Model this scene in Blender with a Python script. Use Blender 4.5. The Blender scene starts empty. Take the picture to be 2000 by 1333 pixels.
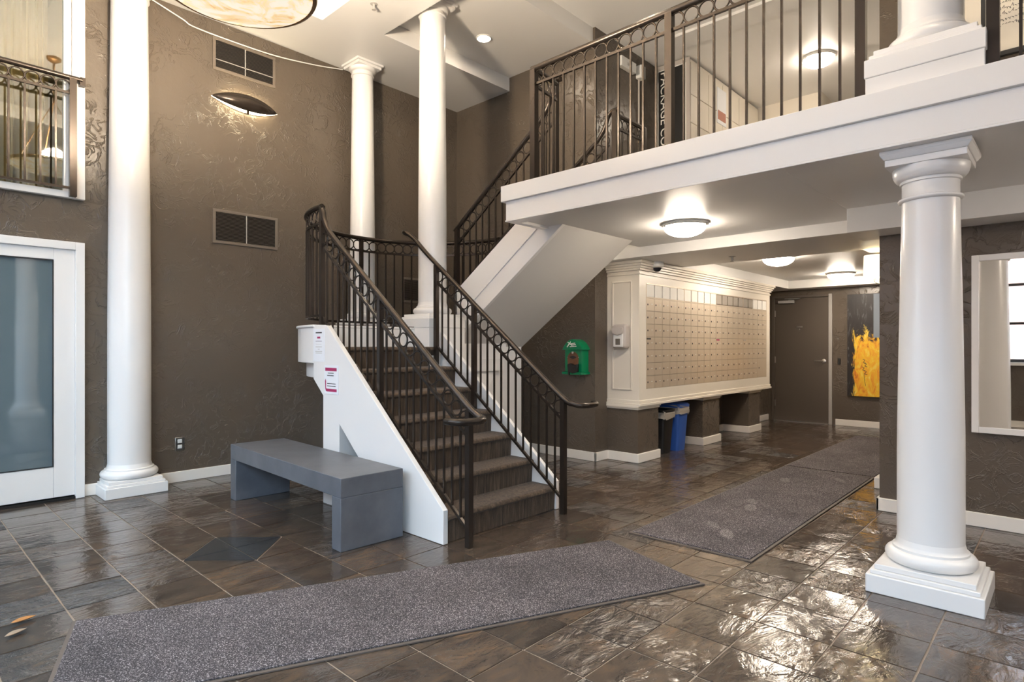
import bpy, bmesh, math, random
from mathutils import Vector, Matrix
random.seed(7)
PI = math.pi
S = bpy.context.scene
C = S.collection

# ------------------------------------------------------------------ camera
YAW = math.atan(1094 / 1169.0)
cam = bpy.data.cameras.new('camera')
cam.lens = 36 * 1169 / 2000.0
cam.sensor_width = 36
cam.shift_y = 8.5 / 2000.0
cam.clip_start = 0.02
co = bpy.data.objects.new('camera', cam)
co.location = (0, 0, 1.30)
co.rotation_euler = (PI / 2, 0, YAW - PI / 2)
C.objects.link(co)
S.camera = co
S.view_settings.view_transform = 'Standard'
S.view_settings.look = 'None'
S.view_settings.gamma = 1
S.view_settings.use_curve_mapping = False
S.view_settings.exposure = 0.95

# ------------------------------------------------------------------ world
w = bpy.data.worlds.new('overcast_sky')
S.world = w
w.use_nodes = True
bg = w.node_tree.nodes['Background']
bg.inputs[0].default_value = (0.62, 0.80, 1.0, 1)
bg.inputs[1].default_value = 8.2

def portal(loc, rot, sx, sy):
    l = bpy.data.lights.new('window_portal', 'AREA')
    l.shape = 'RECTANGLE'; l.size = sx; l.size_y = sy
    l.cycles.is_portal = True
    o = bpy.data.objects.new('window_portal', l)
    o.location = loc; o.rotation_euler = rot
    C.objects.link(o)
WX = -1.6                                     # street-side wall with the windows
WINS = [(-4.4, -3.0), (-2.6, -1.2), (-0.75, 0.9), (1.3, 2.7), (3.0, 4.3), (4.6, 5.8)]
for a, b in WINS:
    portal((WX + .02, (a + b) / 2, 2.6), (0, -PI / 2, 0), 3.1, b - a)

# ------------------------------------------------------------------ materials
def mat(name, col, rough=.5, metal=0, emit=None, es=0, spec=None, coat=0, alpha=None, trans=0):
    m = bpy.data.materials.new(name)
    m.use_nodes = True
    b = m.node_tree.nodes['Principled BSDF']
    b.inputs['Base Color'].default_value = (*col, 1)
    b.inputs['Roughness'].default_value = rough
    b.inputs['Metallic'].default_value = metal
    if spec is not None: b.inputs['Specular IOR Level'].default_value = spec
    if coat:
        b.inputs['Coat Weight'].default_value = coat
        b.inputs['Coat Roughness'].default_value = .08
    if trans: b.inputs['Transmission Weight'].default_value = trans
    if emit:
        b.inputs['Emission Color'].default_value = (*emit, 1)
        b.inputs['Emission Strength'].default_value = es
    return m
def N(m, t, **k):
    n = m.node_tree.nodes.new(t)
    for a, v in k.items(): setattr(n, a, v)
    return n
def L(m, a, b): m.node_tree.links.new(a, b)
def P(m): return m.node_tree.nodes['Principled BSDF']
def pos(m, scale=(1, 1, 1)):
    g = N(m, 'ShaderNodeNewGeometry'); mp = N(m, 'ShaderNodeMapping')
    mp.inputs['Scale'].default_value = scale
    L(m, g.outputs['Position'], mp.inputs['Vector'])
    return mp.outputs[0]
def noise(m, vec, sc, det=4, rough=.55, dist=0):
    n = N(m, 'ShaderNodeTexNoise')
    n.inputs['Scale'].default_value = sc; n.inputs['Detail'].default_value = det
    n.inputs['Roughness'].default_value = rough; n.inputs['Distortion'].default_value = dist
    if vec is not None: L(m, vec, n.inputs['Vector'])
    return n.outputs['Fac']
def ramp(m, fac, stops):
    r = N(m, 'ShaderNodeValToRGB')
    e = r.color_ramp.elements
    while len(e) < len(stops): e.new(.5)
    for i, (p, c) in enumerate(stops):
        e[i].position = p; e[i].color = (*c, 1) if len(c) == 3 else c
    L(m, fac, r.inputs[0])
    return r.outputs[0]
def bump(m, h, strength, dist=.01, prev=None):
    b = N(m, 'ShaderNodeBump')
    b.inputs['Strength'].default_value = strength; b.inputs['Distance'].default_value = dist
    L(m, h, b.inputs['Height'])
    if prev: L(m, prev, b.inputs['Normal'])
    return b.outputs[0]
def math_n(m, op, a, b=None):
    n = N(m, 'ShaderNodeMath', operation=op)
    for i, v in enumerate((a, b)):
        if v is None: continue
        if isinstance(v, (int, float)): n.inputs[i].default_value = v
        else: L(m, v, n.inputs[i])
    return n.outputs[0]

def plaster(name, c1, c2, rough):
    m = mat(name, c1, rough)
    v = pos(m)
    L(m, ramp(m, noise(m, v, 1.1, 2, .5), [(.25, c1), (.75, c2)]), P(m).inputs['Base Color'])
    a = noise(m, v, 6.5, 4, .6, 1.2)
    r = ramp(m, a, [(.47, (0, 0, 0)), (.50, (1, 1, 1)), (.545, (0, 0, 0))])      # flat trowelled patches with raised ridges
    n1 = bump(m, math_n(m, 'MULTIPLY', r, ramp(m, noise(m, v, 3.1, 2), [(.38, (0,) * 3), (.56, (1,) * 3)])), .7, .007)
    n2 = bump(m, noise(m, v, 13, 5, .65), .42, .009, n1)
    L(m, n2, P(m).inputs['Normal'])
    return m
M_wall = plaster('taupe_plaster', (.108, .086, .066), (.122, .098, .075), .26)

def paint(name, c, rough, b=.05):
    m = mat(name, c, rough)
    v = pos(m)
    L(m, bump(m, noise(m, v, 60, 3), b, .002), P(m).inputs['Normal'])
    return m
M_white = paint('white_gloss_paint', (.84, .82, .80), .28)
M_ceil = paint('ceiling_paint', (.84, .825, .805), .42)
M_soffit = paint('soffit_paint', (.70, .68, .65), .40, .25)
M_cream = paint('cream_paint', (.82, .76, .66), .35)
M_base = paint('baseboard_paint', (.86, .82, .76), .35)

def slate():
    m = mat('slate', (.06, .05, .045), .16)
    g = N(m, 'ShaderNodeNewGeometry')
    sp = N(m, 'ShaderNodeSeparateXYZ'); L(m, g.outputs['Position'], sp.inputs[0])
    fx = math_n(m, 'FLOOR', math_n(m, 'DIVIDE', math_n(m, 'SUBTRACT', sp.outputs[0], .652), .3127))
    fy = math_n(m, 'FLOOR', math_n(m, 'DIVIDE', math_n(m, 'SUBTRACT', sp.outputs[1], .45), .3157))
    cb = N(m, 'ShaderNodeCombineXYZ'); L(m, fx, cb.inputs[0]); L(m, fy, cb.inputs[1])
    wn = N(m, 'ShaderNodeTexWhiteNoise', noise_dimensions='2D'); L(m, cb.outputs[0], wn.inputs['Vector'])
    # per tile offset of the grain
    off = N(m, 'ShaderNodeVectorMath', operation='SCALE'); L(m, wn.outputs['Color'], off.inputs[0]); off.inputs['Scale'].default_value = 30
    ad = N(m, 'ShaderNodeVectorMath', operation='ADD'); L(m, g.outputs['Position'], ad.inputs[0]); L(m, off.outputs[0], ad.inputs[1])
    mp = N(m, 'ShaderNodeMapping'); mp.inputs['Scale'].default_value = (1, 1.9, 1); mp.inputs['Rotation'].default_value = (0, 0, .5)
    L(m, ad.outputs[0], mp.inputs[0]); v = mp.outputs[0]
    base = ramp(m, wn.outputs['Value'], [(0, (.070, .054, .042)), (.35, (.085, .062, .046)), (.7, (.105, .074, .052)), (1, (.052, .048, .046))])
    vein = ramp(m, noise(m, v, 3.2, 6, .6, 1.5), [(.35, (.62, .62, .66)), (.55, (1, 1, 1)), (.75, (1.55, 1.3, 1.05))])
    mx = N(m, 'ShaderNodeMix', data_type='RGBA', blend_type='MULTIPLY'); mx.inputs[0].default_value = 1
    L(m, base, mx.inputs[6]); L(m, vein, mx.inputs[7]); L(m, mx.outputs[2], P(m).inputs['Base Color'])
    # cleft relief, stronger on some tiles
    amp = ramp(m, wn.outputs['Value'], [(0, (.10,) * 3), (.45, (.22,) * 3), (.75, (.5,) * 3), (1, (1,) * 3)])
    h1 = noise(m, v, 5.0, 5, .55, 2.2)
    hh = math_n(m, 'MULTIPLY', h1, amp)
    n1 = bump(m, hh, .85, .022)
    n2 = bump(m, noise(m, v, 2.0, 2), .35, .02, n1)
    n3 = bump(m, noise(m, v, 34, 3), .10, .004, n2)
    L(m, n3, P(m).inputs['Normal'])
    L(m, ramp(m, noise(m, v, 7, 4), [(.3, (.06,) * 3), (.7, (.16,) * 3)]), P(m).inputs['Roughness'])
    P(m).inputs['Specular IOR Level'].default_value = .75
    return m
M_slate = slate()
M_slate_dark = mat('dark_slate_inlay', (.036, .038, .040), .17, spec=.7)
L(M_slate_dark, bump(M_slate_dark, noise(M_slate_dark, pos(M_slate_dark), 9, 5), .3, .01), P(M_slate_dark).inputs['Normal'])
M_grout = mat('grout', (.36, .28, .21), .4)
L(M_grout, bump(M_grout, noise(M_grout, pos(M_grout), 60, 3), .5, .004), P(M_grout).inputs['Normal'])

def matpile():
    m = mat('mat_pile', (.1, .09, .1), .95)
    v = pos(m)
    f = noise(m, v, 190, 2, .6)
    c = ramp(m, f, [(.42, (.036, .031, .034)), (.52, (.085, .073, .078)), (.60, (.17, .15, .155)), (.68, (.55, .50, .50))])
    big = ramp(m, noise(m, v, 2.6, 4, .6, .5), [(.3, (.72,) * 3), (.7, (1.25,) * 3)])
    mx = N(m, 'ShaderNodeMix', data_type='RGBA', blend_type='MULTIPLY'); mx.inputs[0].default_value = 1
    L(m, c, mx.inputs[6]); L(m, big, mx.inputs[7]); L(m, mx.outputs[2], P(m).inputs['Base Color'])
    L(m, bump(m, f, .9, .006), P(m).inputs['Normal'])
    return m
M_pile = matpile()
M_rubber = mat('mat_rubber_edge', (.12, .095, .08), .6)

def carpet():
    m = mat('stair_carpet', (.1, .08, .06), .95)
    v = pos(m, (60, 60, 3))
    c = ramp(m, noise(m, v, 1.0, 3, .7), [(.3, (.030, .019, .012)), (.52, (.072, .047, .029)), (.75, (.16, .11, .07))])
    L(m, c, P(m).inputs['Base Color'])
    L(m, bump(m, noise(m, pos(m), 220, 2), .8, .004), P(m).inputs['Normal'])
    P(m).inputs['Sheen Weight'].default_value = .08
    return m
M_carpet = carpet()
def concrete():
    m = mat('bench_concrete', (.17, .18, .20), .42)
    v = pos(m)
    L(m, ramp(m, noise(m, v, 5, 6, .6), [(.3, (.088, .096, .112)), (.7, (.135, .14, .158))]), P(m).inputs['Base Color'])
    L(m, bump(m, noise(m, v, 90, 3), .12, .002), P(m).inputs['Normal'])
    return m
M_bench = concrete()
M_rail = mat('dark_bronze_metal', (.045, .034, .027), .27, .55)
M_black = mat('black_plastic', (.012, .012, .012), .4)
M_blue = mat('blue_plastic', (.035, .11, .42), .4)
M_liner = mat('clear_bin_liner', (.62, .56, .48), .25, trans=.35)
M_green = mat('green_painted_metal', (.0, .22, .085), .3)
M_rust = mat('brown_panel', (.16, .07, .03), .35)
M_ventf = mat('vent_frame_paint', (.165, .135, .107), .45)
M_dark = mat('duct_dark', (.012, .010, .008), .8)
M_slat = mat('vent_slat', (.125, .10, .08), .4, .3)
M_steel = mat('brushed_steel', (.62, .60, .57), .28, 1)
M_greyp = mat('grey_paint_metal', (.42, .40, .38), .4)
M_doorgrey = mat('grey_brown_door_paint', (.098, .078, .062), .42)
M_mail = mat('mailbox_metal', (.66, .56, .44), .38, .35)
M_mailedge = mat('mailbox_seam', (.30, .24, .18), .5, .2)
M_label = mat('white_label', (.85, .83, .78), .5)
M_paper = mat('paper', (.86, .87, .90), .6)
M_ink = mat('black_ink', (.03, .03, .03), .6)
M_red = mat('crimson_ink', (.42, .03, .12), .6)
M_mirror = mat('mirror_silver', (.92, .92, .92), .01, 1)
M_plaswhite = mat('white_plastic', (.80, .79, .76), .35)
M_plasgrey = mat('warm_grey_plastic', (.52, .47, .43), .35)
M_warm = mat('warm_frosted_glass', (1, .96, .88), .3, emit=(1, .86, .70), es=44)
M_warm2 = mat('warm_lit_glass_dim', (1, .96, .88), .3, emit=(1, .78, .50), es=1.2)
M_warmup = mat('warm_frosted_glass_upper', (1, .96, .88), .3, emit=(1, .86, .70), es=30)
M_can = mat('downlight_lens', (1, 1, 1), .3, emit=(1, .84, .64), es=75)
M_shade = mat('lit_fabric_shade', (.9, .85, .7), .7, emit=(1, .84, .58), es=1.1)
M_wframe = mat('dark_window_bar', (.03, .03, .032), .4)
M_leaf = mat('dry_leaf', (.42, .19, .06), .6)
M_leaf2 = mat('pale_dry_leaf', (.33, .24, .17), .6)
def alabaster():
    m = mat('alabaster', (.9, .8, .6), .3)
    v = pos(m)
    f = noise(m, v, 4.5, 6, .6, 2.5)
    c = ramp(m, f, [(.30, (.62, .36, .13)), (.44, (1, .72, .40)), (.58, (1, .93, .76))])
    L(m, c, P(m).inputs['Emission Color']); L(m, c, P(m).inputs['Base Color'])
    P(m).inputs['Emission Strength'].default_value = .42
    return m
M_alab = alabaster()
M_rim = mat('antique_bronze_rim', (.22, .12, .05), .35, .6)
M_cloth = mat('gold_curtain', (.34, .22, .085), .8)
def glassmat(name, tint, f, rough=.02):
    m = bpy.data.materials.new(name); m.use_nodes = True
    nt = m.node_tree; nt.nodes.clear()
    o = nt.nodes.new('ShaderNodeOutputMaterial'); mx = nt.nodes.new('ShaderNodeMixShader')
    t = nt.nodes.new('ShaderNodeBsdfTransparent'); g = nt.nodes.new('ShaderNodeBsdfGlossy')
    t.inputs[0].default_value = (*tint, 1); g.inputs['Roughness'].default_value = rough
    mx.inputs[0].default_value = f
    nt.links.new(t.outputs[0], mx.inputs[1]); nt.links.new(g.outputs[0], mx.inputs[2]); nt.links.new(mx.outputs[0], o.inputs[0])
    return m
M_glass = glassmat('window_glass', (.9, .95, .93), .16)
M_pane = glassmat('clear_pane', (.96, .98, .98), .06)
M_film = mat('tinted_door_glass', (.115, .165, .19), .03, spec=1)
P(M_film).inputs['Coat IOR'].default_value = 2.2
P(M_film).inputs['Coat Weight'].default_value = .6
def artmat():
    m = mat('abstract_canvas', (.5, .4, .1), .5)
    g = N(m, 'ShaderNodeNewGeometry'); sp = N(m, 'ShaderNodeSeparateXYZ'); L(m, g.outputs['Position'], sp.inputs[0])
    v = pos(m, (1, 3.2, 1.6))
    n1 = noise(m, v, 3.0, 7, .65, 1.2)
    n2 = noise(m, pos(m, (1, 5, 1.2)), 4.0, 6, .7, .8)
    # yellow below, black above, ragged border that rises to the middle
    zz = math_n(m, 'ADD', math_n(m, 'SUBTRACT', 1.50, sp.outputs[2]), math_n(m, 'MULTIPLY', math_n(m, 'SUBTRACT', n1, .5), 1.1))
    edge = math_n(m, 'MULTIPLY', math_n(m, 'SUBTRACT', 2.56, sp.outputs[1]), 2.6)
    k = math_n(m, 'MINIMUM', zz, math_n(m, 'ADD', edge, math_n(m, 'MULTIPLY', math_n(m, 'SUBTRACT', n2, .5), .6)))
    dark = ramp(m, n2, [(.3, (.010, .009, .010)), (.56, (.020, .016, .016)), (.66, (.09, .09, .10)), (.80, (.55, .50, .36))])
    yel = ramp(m, n1, [(.28, (.55, .12, .01)), (.42, (.85, .36, .02)), (.55, (.86, .56, .03)), (.72, (.90, .72, .22))])
    mx = N(m, 'ShaderNodeMix', data_type='RGBA')
    L(m, ramp(m, k, [(.0, (0, 0, 0)), (.10, (1, 1, 1))]), mx.inputs[0]); L(m, dark, mx.inputs[6]); L(m, yel, mx.inputs[7])
    L(m, mx.outputs[2], P(m).inputs['Base Color'])
    return m
M_art = artmat()
def brick():
    m = mat('brick_facade', (.4, .2, .15), .9)
    t = N(m, 'ShaderNodeTexBrick'); t.inputs['Color1'].default_value = (.42, .20, .14, 1); t.inputs['Color2'].default_value = (.50, .28, .20, 1)
    t.inputs['Mortar'].default_value = (.5, .45, .4, 1); t.inputs['Scale'].default_value = 4
    mp = N(m, 'ShaderNodeMapping'); mp.inputs['Rotation'].default_value = (PI / 2, 0, PI / 2)
    g = N(m, 'ShaderNodeNewGeometry'); L(m, g.outputs['Position'], mp.inputs[0]); L(m, mp.outputs[0], t.inputs['Vector'])
    L(m, t.outputs[0], P(m).inputs['Base Color'])
    return m
M_brick = brick()
M_street = mat('asphalt', (.12, .12, .12), .9)
M_foliage = mat('foliage', (.06, .12, .03), .7)

# ------------------------------------------------------------------ mesh builder
class MB:
    def __init__(s): s.v = []; s.f = []
    def add(s, vs, fs):
        n = len(s.v); s.v += [tuple(p) for p in vs]; s.f += [tuple(i + n for i in f) for f in fs]; return s
    def box(s, x0, x1, y0, y1, z0, z1):
        x0, x1 = sorted((x0, x1)); y0, y1 = sorted((y0, y1)); z0, z1 = sorted((z0, z1))
        v = [(x0, y0, z0), (x1, y0, z0), (x1, y1, z0), (x0, y1, z0), (x0, y0, z1), (x1, y0, z1), (x1, y1, z1), (x0, y1, z1)]
        return s.add(v, [(0, 3, 2, 1), (4, 5, 6, 7), (0, 1, 5, 4), (1, 2, 6, 5), (2, 3, 7, 6), (3, 0, 4, 7)])
    def prism(s, poly, d):
        n = len(poly); d = Vector(d)
        a = [Vector(p) for p in poly]; b = [p + d for p in a]
        f = [tuple(range(n))[::-1], tuple(range(n, 2 * n))] + [(i, (i + 1) % n, (i + 1) % n + n, i + n) for i in range(n)]
        return s.add(a + b, f)
    def lathe(s, prof, cx=0, cy=0, n=40, caps=True):
        v = []; f = []
        for r, z in prof:
            for i in range(n):
                a = 2 * PI * i / n; v.append((cx + r * math.cos(a), cy + r * math.sin(a), z))
        for k in range(len(prof) - 1):
            for i in range(n):
                j = (i + 1) % n; f.append((k * n + i, k * n + j, (k + 1) * n + j, (k + 1) * n + i))
        if caps: f.append(tuple(range(n))[::-1]); f.append(tuple((len(prof) - 1) * n + i for i in range(n)))
        return s.add(v, f)
    def tube(s, pts, r, n=10, closed=False, square=False):
        pts = [Vector(p) for p in pts]; m = len(pts); rings = []
        up0 = None
        for i, p in enumerate(pts):
            if closed: t = pts[(i + 1) % m] - pts[i - 1]
            else: t = (pts[min(i + 1, m - 1)] - pts[max(i - 1, 0)])
            t.normalize()
            if up0 is None:
                ref = Vector((0, 0, 1)) if abs(t.z) < .95 else Vector((1, 0, 0))
                u = t.cross(ref).normalized()
            else:
                u = (up0 - t * up0.dot(t)).normalized()
            up0 = u; w_ = t.cross(u)
            off = PI / 4 if square else 0
            rings.append([p + (u * math.cos(2 * PI * k / n + off) + w_ * math.sin(2 * PI * k / n + off)) * r for k in range(n)])
        v = [q for g in rings for q in g]; f = []
        for i in range(m if closed else m - 1):
            j = (i + 1) % m
            for k in range(n):
                l = (k + 1) % n; f.append((i * n + k, i * n + l, j * n + l, j * n + k))
        if not closed: f.append(tuple(range(n))[::-1]); f.append(tuple((m - 1) * n + k for k in range(n)))
        return s.add(v, f)

def obj(name, mb, m, parent=None, bevel=0, ang=38, label=None, kind=None, seg=2, loc=None):
    me = bpy.data.meshes.new(name)
    me.from_pydata(mb.v, [], mb.f); me.validate()
    bm = bmesh.new(); bm.from_mesh(me); bmesh.ops.recalc_face_normals(bm, faces=bm.faces); bm.to_mesh(me); bm.free()
    me.polygons.foreach_set('use_smooth', [True] * len(me.polygons))
    me.set_sharp_from_angle(angle=math.radians(ang))
    me.materials.append(m)
    o = bpy.data.objects.new(name, me)
    C.objects.link(o)
    if loc: o.location = loc
    if parent is not None: setparent(o, parent)
    if bevel:
        b = o.modifiers.new('bevel', 'BEVEL'); b.width = bevel; b.segments = seg; b.limit_method = 'ANGLE'; b.angle_limit = .7
        b.harden_normals = False
    if label: o['label'] = label
    if kind: o['kind'] = kind
    return o
WM = {}
def setparent(o, p):
    o.parent = p
    inv = WM.get(p.name)
    if inv is None:
        inv = Matrix.Identity(4)
        q = p; mm = Matrix.Identity(4)
        if p.parent is None:
            mm = Matrix.Translation(p.location) @ p.rotation_euler.to_matrix().to_4x4()
        inv = mm.inverted()
        WM[p.name] = inv
    o.matrix_parent_inverse = inv
def thing(name, label, cat, loc, group=None):
    o = bpy.data.objects.new(name, None); o.empty_display_size = .1
    C.objects.link(o); o.location = loc
    o['label'] = label; o['category'] = cat
    if group: o['group'] = group
    return o
def tag(o, label, cat, group=None):
    o['label'] = label; o['category'] = cat
    if group: o['group'] = group
    return o
def struct(name, mb, m, parent=None, bevel=0):
    o = obj(name, mb, m, parent, bevel)
    if parent is None: o['kind'] = 'structure'
    return o
def piece(name, src, loc, parent, rot=None, scale=None):
    o = bpy.data.objects.new(name, src); C.objects.link(o)
    o.location = loc
    if rot is not None: o.rotation_euler = rot
    if scale is not None: o.scale = scale
    setparent(o, parent)
    return o
def mesh_only(mb, m, ang=38):
    o = obj('tmp', mb, m, ang=ang); me = o.data
    bpy.data.objects.remove(o)
    return me
def text(name, body, size, loc, rot, m, parent, depth=.002, align='CENTER'):
    cu = bpy.data.curves.new('txt', 'FONT'); cu.body = body; cu.size = size; cu.extrude = depth
    cu.align_x = align; cu.align_y = 'CENTER'
    t = bpy.data.objects.new('txt', cu); C.objects.link(t)
    dg = bpy.context.evaluated_depsgraph_get()
    me = bpy.data.meshes.new_from_object(t.evaluated_get(dg))
    bpy.data.objects.remove(t)
    me.materials.clear(); me.materials.append(m)
    o = bpy.data.objects.new(name, me); C.objects.link(o)
    o.location = loc; o.rotation_euler = rot
    setparent(o, parent)
    return o

# ================================================================== STRUCTURE
YW = 6.22; XS = 5.53; YS = 3.90; ZM = 2.62; ZC = 4.53; ZU = 4.87
# ---- floor of slate tiles
TX, TY, X0, Y0 = .3127, .3157, .652, .45
floor = struct('floor', MB().box(-1.75, 10.9, -5.1, 6.35, -.12, -.006), M_grout)
def visible_px(x, y):
    c, s = math.cos(YAW), math.sin(YAW)
    Z = x * c + y * s
    if Z < .9: return None
    px = 1000 + 1169 * (x * s - y * c) / Z; py = 675 + 1169 * 1.3 / Z
    return (px, py, Z)
cells = []
for i in range(-7, 33):
    for j in range(-17, 19):
        x = X0 + i * TX; y = Y0 + j * TY
        if x > 10.75 or y > YW: continue
        if x > XS and (y > YS or y < 1.0 - TY): continue
        q = visible_px(x + TX / 2, y + TY / 2)
        vis = q is not None and -40 < q[0] < 2040 and q[1] < 1400
        if vis and x > 5.4 and y < 1.11: vis = False
        cells.append((x, y, q[2] if vis else 99))
cells.sort(key=lambda c_: c_[2])
def tile_mesh(seed):
    r = random.Random(seed); mb = MB(); g = .004
    hx, hy = TX / 2 - g, TY / 2 - g
    n = 3; top = {}; g = .003
    vs = []; fs = []
    P_ = []
    for a in range(n + 1):
        for b in range(n + 1):
            ex = a in (0, n); ey = b in (0, n)
            x = -hx + 2 * hx * a / n + (r.uniform(-.002, .002) if not ex else r.uniform(-.0015, .0005) * (1 if a else -1))
            y = -hy + 2 * hy * b / n + (r.uniform(-.002, .002) if not ey else r.uniform(-.0015, .0005) * (1 if b else -1))
            z = -.0012 * (ex or ey) + r.uniform(-.0006, .0006)
            P_.append((x, y, z))
    for a in range(n):
        for b in range(n):
            i = a * (n + 1) + b
            fs.append((i, i + n + 1, i + n + 2, i + 1))
    edge = [a * (n + 1) for a in range(n + 1)] + [n * (n + 1) + b for b in range(1, n + 1)] + [a * (n + 1) + n for a in range(n - 1, -1, -1)] + [b for b in range(n - 1, 0, -1)]
    m0 = len(P_)
    for e in edge: P_.append((P_[e][0], P_[e][1], -.012))
    k = len(edge)
    for i in range(k): fs.append((edge[i], edge[(i + 1) % k], m0 + (i + 1) % k, m0 + i))
    return mb.add(P_, fs)
tms = [mesh_only(tile_mesh(s_), M_slate, 60) for s_ in range(8)]
dia = {(2, 10), (3, 10), (2, 11), (3, 11)}
far = MB(); cnt = 0
for (x, y, z) in cells:
    i = round((x - X0) / TX); j = round((y - Y0) / TY)
    if (i, j) in dia:
        continue
    cx_, cy_ = x + TX / 2, y + TY / 2
    if cnt < 292 and z < 90:
        o = piece('tile', random.choice(tms), (cx_, cy_, random.uniform(-.0006, .0006)), floor,
                  rot=(random.uniform(-.0035, .0035), random.uniform(-.0035, .0035), 0))
        cnt += 1
    else:
        g = .004
        x1 = min(x + TX - g, 10.75); y1 = min(y + TY - g, YW)
        if x1 - x < .03 or y1 - y < .03: continue
        dz = [random.uniform(-.0008, .0006) for _ in range(4)]
        n0 = len(far.v)
        xa, ya = x + g, y + g
        far.add([(xa, ya, dz[0]), (x1, ya, dz[1]), (x1, y1, dz[2]), (xa, y1, dz[3]), (xa, ya, -.012), (x1, ya, -.012), (x1, y1, -.012), (xa, y1, -.012)],
                [(0, 1, 2, 3), (0, 4, 5, 1), (1, 5, 6, 2), (2, 6, 7, 3), (3, 7, 4, 0)])
o = obj('far_tiles', far, M_slate, floor); o['kind'] = 'stuff'
# the diamond inlay: four tiles split on their diagonals
mx_, my_ = X0 + 3 * TX, Y0 + 11 * TY
for sx in (-1, 1):
    for sy in (-1, 1):
        g = .004
        inner = [(mx_ + sx * g, my_ + sy * g, 0), (mx_ + sx * (TX - 3 * g), my_ + sy * g, 0), (mx_ + sx * g, my_ + sy * (TY - 3 * g), 0)]
        outer = [(mx_ + sx * (TX - g), my_ + sy * 3 * g, 0), (mx_ + sx * (TX - g), my_ + sy * (TY - g), 0), (mx_ + sx * 3 * g, my_ + sy * (TY - g), 0)]
        obj('triangular_tile', MB().prism(inner, (0, 0, -.012)), M_slate_dark, floor, label='dark slate triangle of the diamond inlay')
        obj('triangular_tile', MB().prism(outer, (0, 0, -.012)), M_slate, floor)

# ---- walls
def yslab(mb, y0, y1, x0, x1, z0, z1, holes):
    """wall parallel to X with rectangular holes (x0,x1,z0,z1)"""
    xs = sorted({x0, x1, *[h[0] for h in holes], *[h[1] for h in holes]})
    zs = sorted({z0, z1, *[h[2] for h in holes], *[h[3] for h in holes]})
    for a, b in zip(xs, xs[1:]):
        for c_, d in zip(zs, zs[1:]):
            mx, mz = (a + b) / 2, (c_ + d) / 2
            if any(h[0] < mx < h[1] and h[2] < mz < h[3] for h in holes): continue
            mb.box(a, b, y0, y1, c_, d)
    return mb
def xslab(mb, x0, x1, y0, y1, z0, z1, holes):
    ys = sorted({y0, y1, *[h[0] for h in holes], *[h[1] for h in holes]})
    zs = sorted({z0, z1, *[h[2] for h in holes], *[h[3] for h in holes]})
    for a, b in zip(ys, ys[1:]):
        for c_, d in zip(zs, zs[1:]):
            my, mz = (a + b) / 2, (c_ + d) / 2
            if any(h[0] < my < h[1] and h[2] < mz < h[3] for h in holes): continue
            mb.box(x0, x1, a, b, c_, d)
    return mb
DX0, DX1 = .10, 1.177
struct('wall_left', yslab(MB(), YW, YW + .14, -1.74, XS + .14, -.1, 4.95, [(DX0, DX1, 0, 2.109), (-.5, 1.175, 2.58, 4.30)]), M_wall)
struct('wall_stair', MB().box(XS, XS + .14, YS + .0, YW, 0, 4.95), M_wall)
struct('wall_corridor_left', MB().box(XS + .14, 10.75, YS, YS + .14, 0, 4.95), M_wall)
struct('wall_corridor_right', MB().box(5.57, 10.75, .96, 1.11, 0, 2.6), M_wall)
struct('wall_right', MB().box(5.43, 5.57, -5, 1.11, 0, 4.95), M_wall)
struct('wall_back', xslab(MB(), 10.75, 10.9, .96, YS + .14, 0, 2.6, [(2.91, 3.80, 0, 2.12)]), M_wall)
struct('wall_end', MB().box(-1.75, 10.9, -5.14, -5, 0, 4.95), M_wall)
struct('wall_front', xslab(MB(), WX - .15, WX, -5, YW, 0, 4.95, [(a, b, 1.03, 4.2) for a, b in WINS]), M_wall)
struct('wall_upper_back', MB().box(9.1, 9.24, 2.57, YS, ZM, 4.95).box(10.3, 10.44, -5, 2.6, ZM, 4.95).box(9.24, 10.3, 2.57, 2.7, ZM, 4.95), M_cream)
# corridor pilaster that carries the wall lamp
struct('wall_pilaster', MB().box(6.25, 6.62, 1.11, 1.27, 0, 2.24), M_wall)

# ---- street windows (seen in the mirror; they bring the daylight)
for k, (a, b) in enumerate(WINS):
    f = MB()
    f.box(WX - .12, WX + .01, a, a + .05, 1.03, 4.2).box(WX - .12, WX + .01, b - .05, b, 1.03, 4.2)
    f.box(WX - .12, WX + .01, a, b, 4.15, 4.2).box(WX - .12, WX + .01, a, b, 1.03, 1.08)
    for z in (1.65, 2.27, 2.9, 3.5): f.box(WX - .09, WX - .03, a, b, z - .02, z + .02)
    wn_ = struct('window_%d' % (k + 3), f, M_wframe)
    obj('pane', MB().box(WX - .065, WX - .058, a + .04, b - .04, 1.06, 4.17), M_pane, wn_)
    obj('window_sill', MB().box(WX - .02, WX + .10, a - .05, b + .05, .98, 1.03), M_white, wn_)
# ---- ceilings
rz = ZU + .02
mc = MB()
mc.box(-1.6, .2, -5, YW, ZC, rz).box(.2, 3.633, 5.43, YW, ZC, rz).box(3.05, 3.633, -5, 5.43, ZC, rz).box(.2, 3.05, -5, 1.5, ZC, rz)
mc.box(.2, 3.05, 1.5, 5.43, 4.72, rz)
mc.box(3.633, XS, 5.22, YW, ZC, rz)
mc.box(3.633, XS, 3.93, 5.22, 4.70, rz)
struct('ceiling', mc, M_ceil)
uc = MB().box(3.60, 10.9, -5, 3.93, ZU, ZU + .1).box(6.30, 6.62, -5, 3.4, ZU - .03, ZU)
uc.box(5.67, 10.9, 3.93, 4.1, ZU, ZU + .1)
struct('ceiling_upper', uc, M_ceil)
struct('trim_1', MB().box(3.58, 3.64, -5, 3.93, 4.85, 4.95), M_white)
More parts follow.
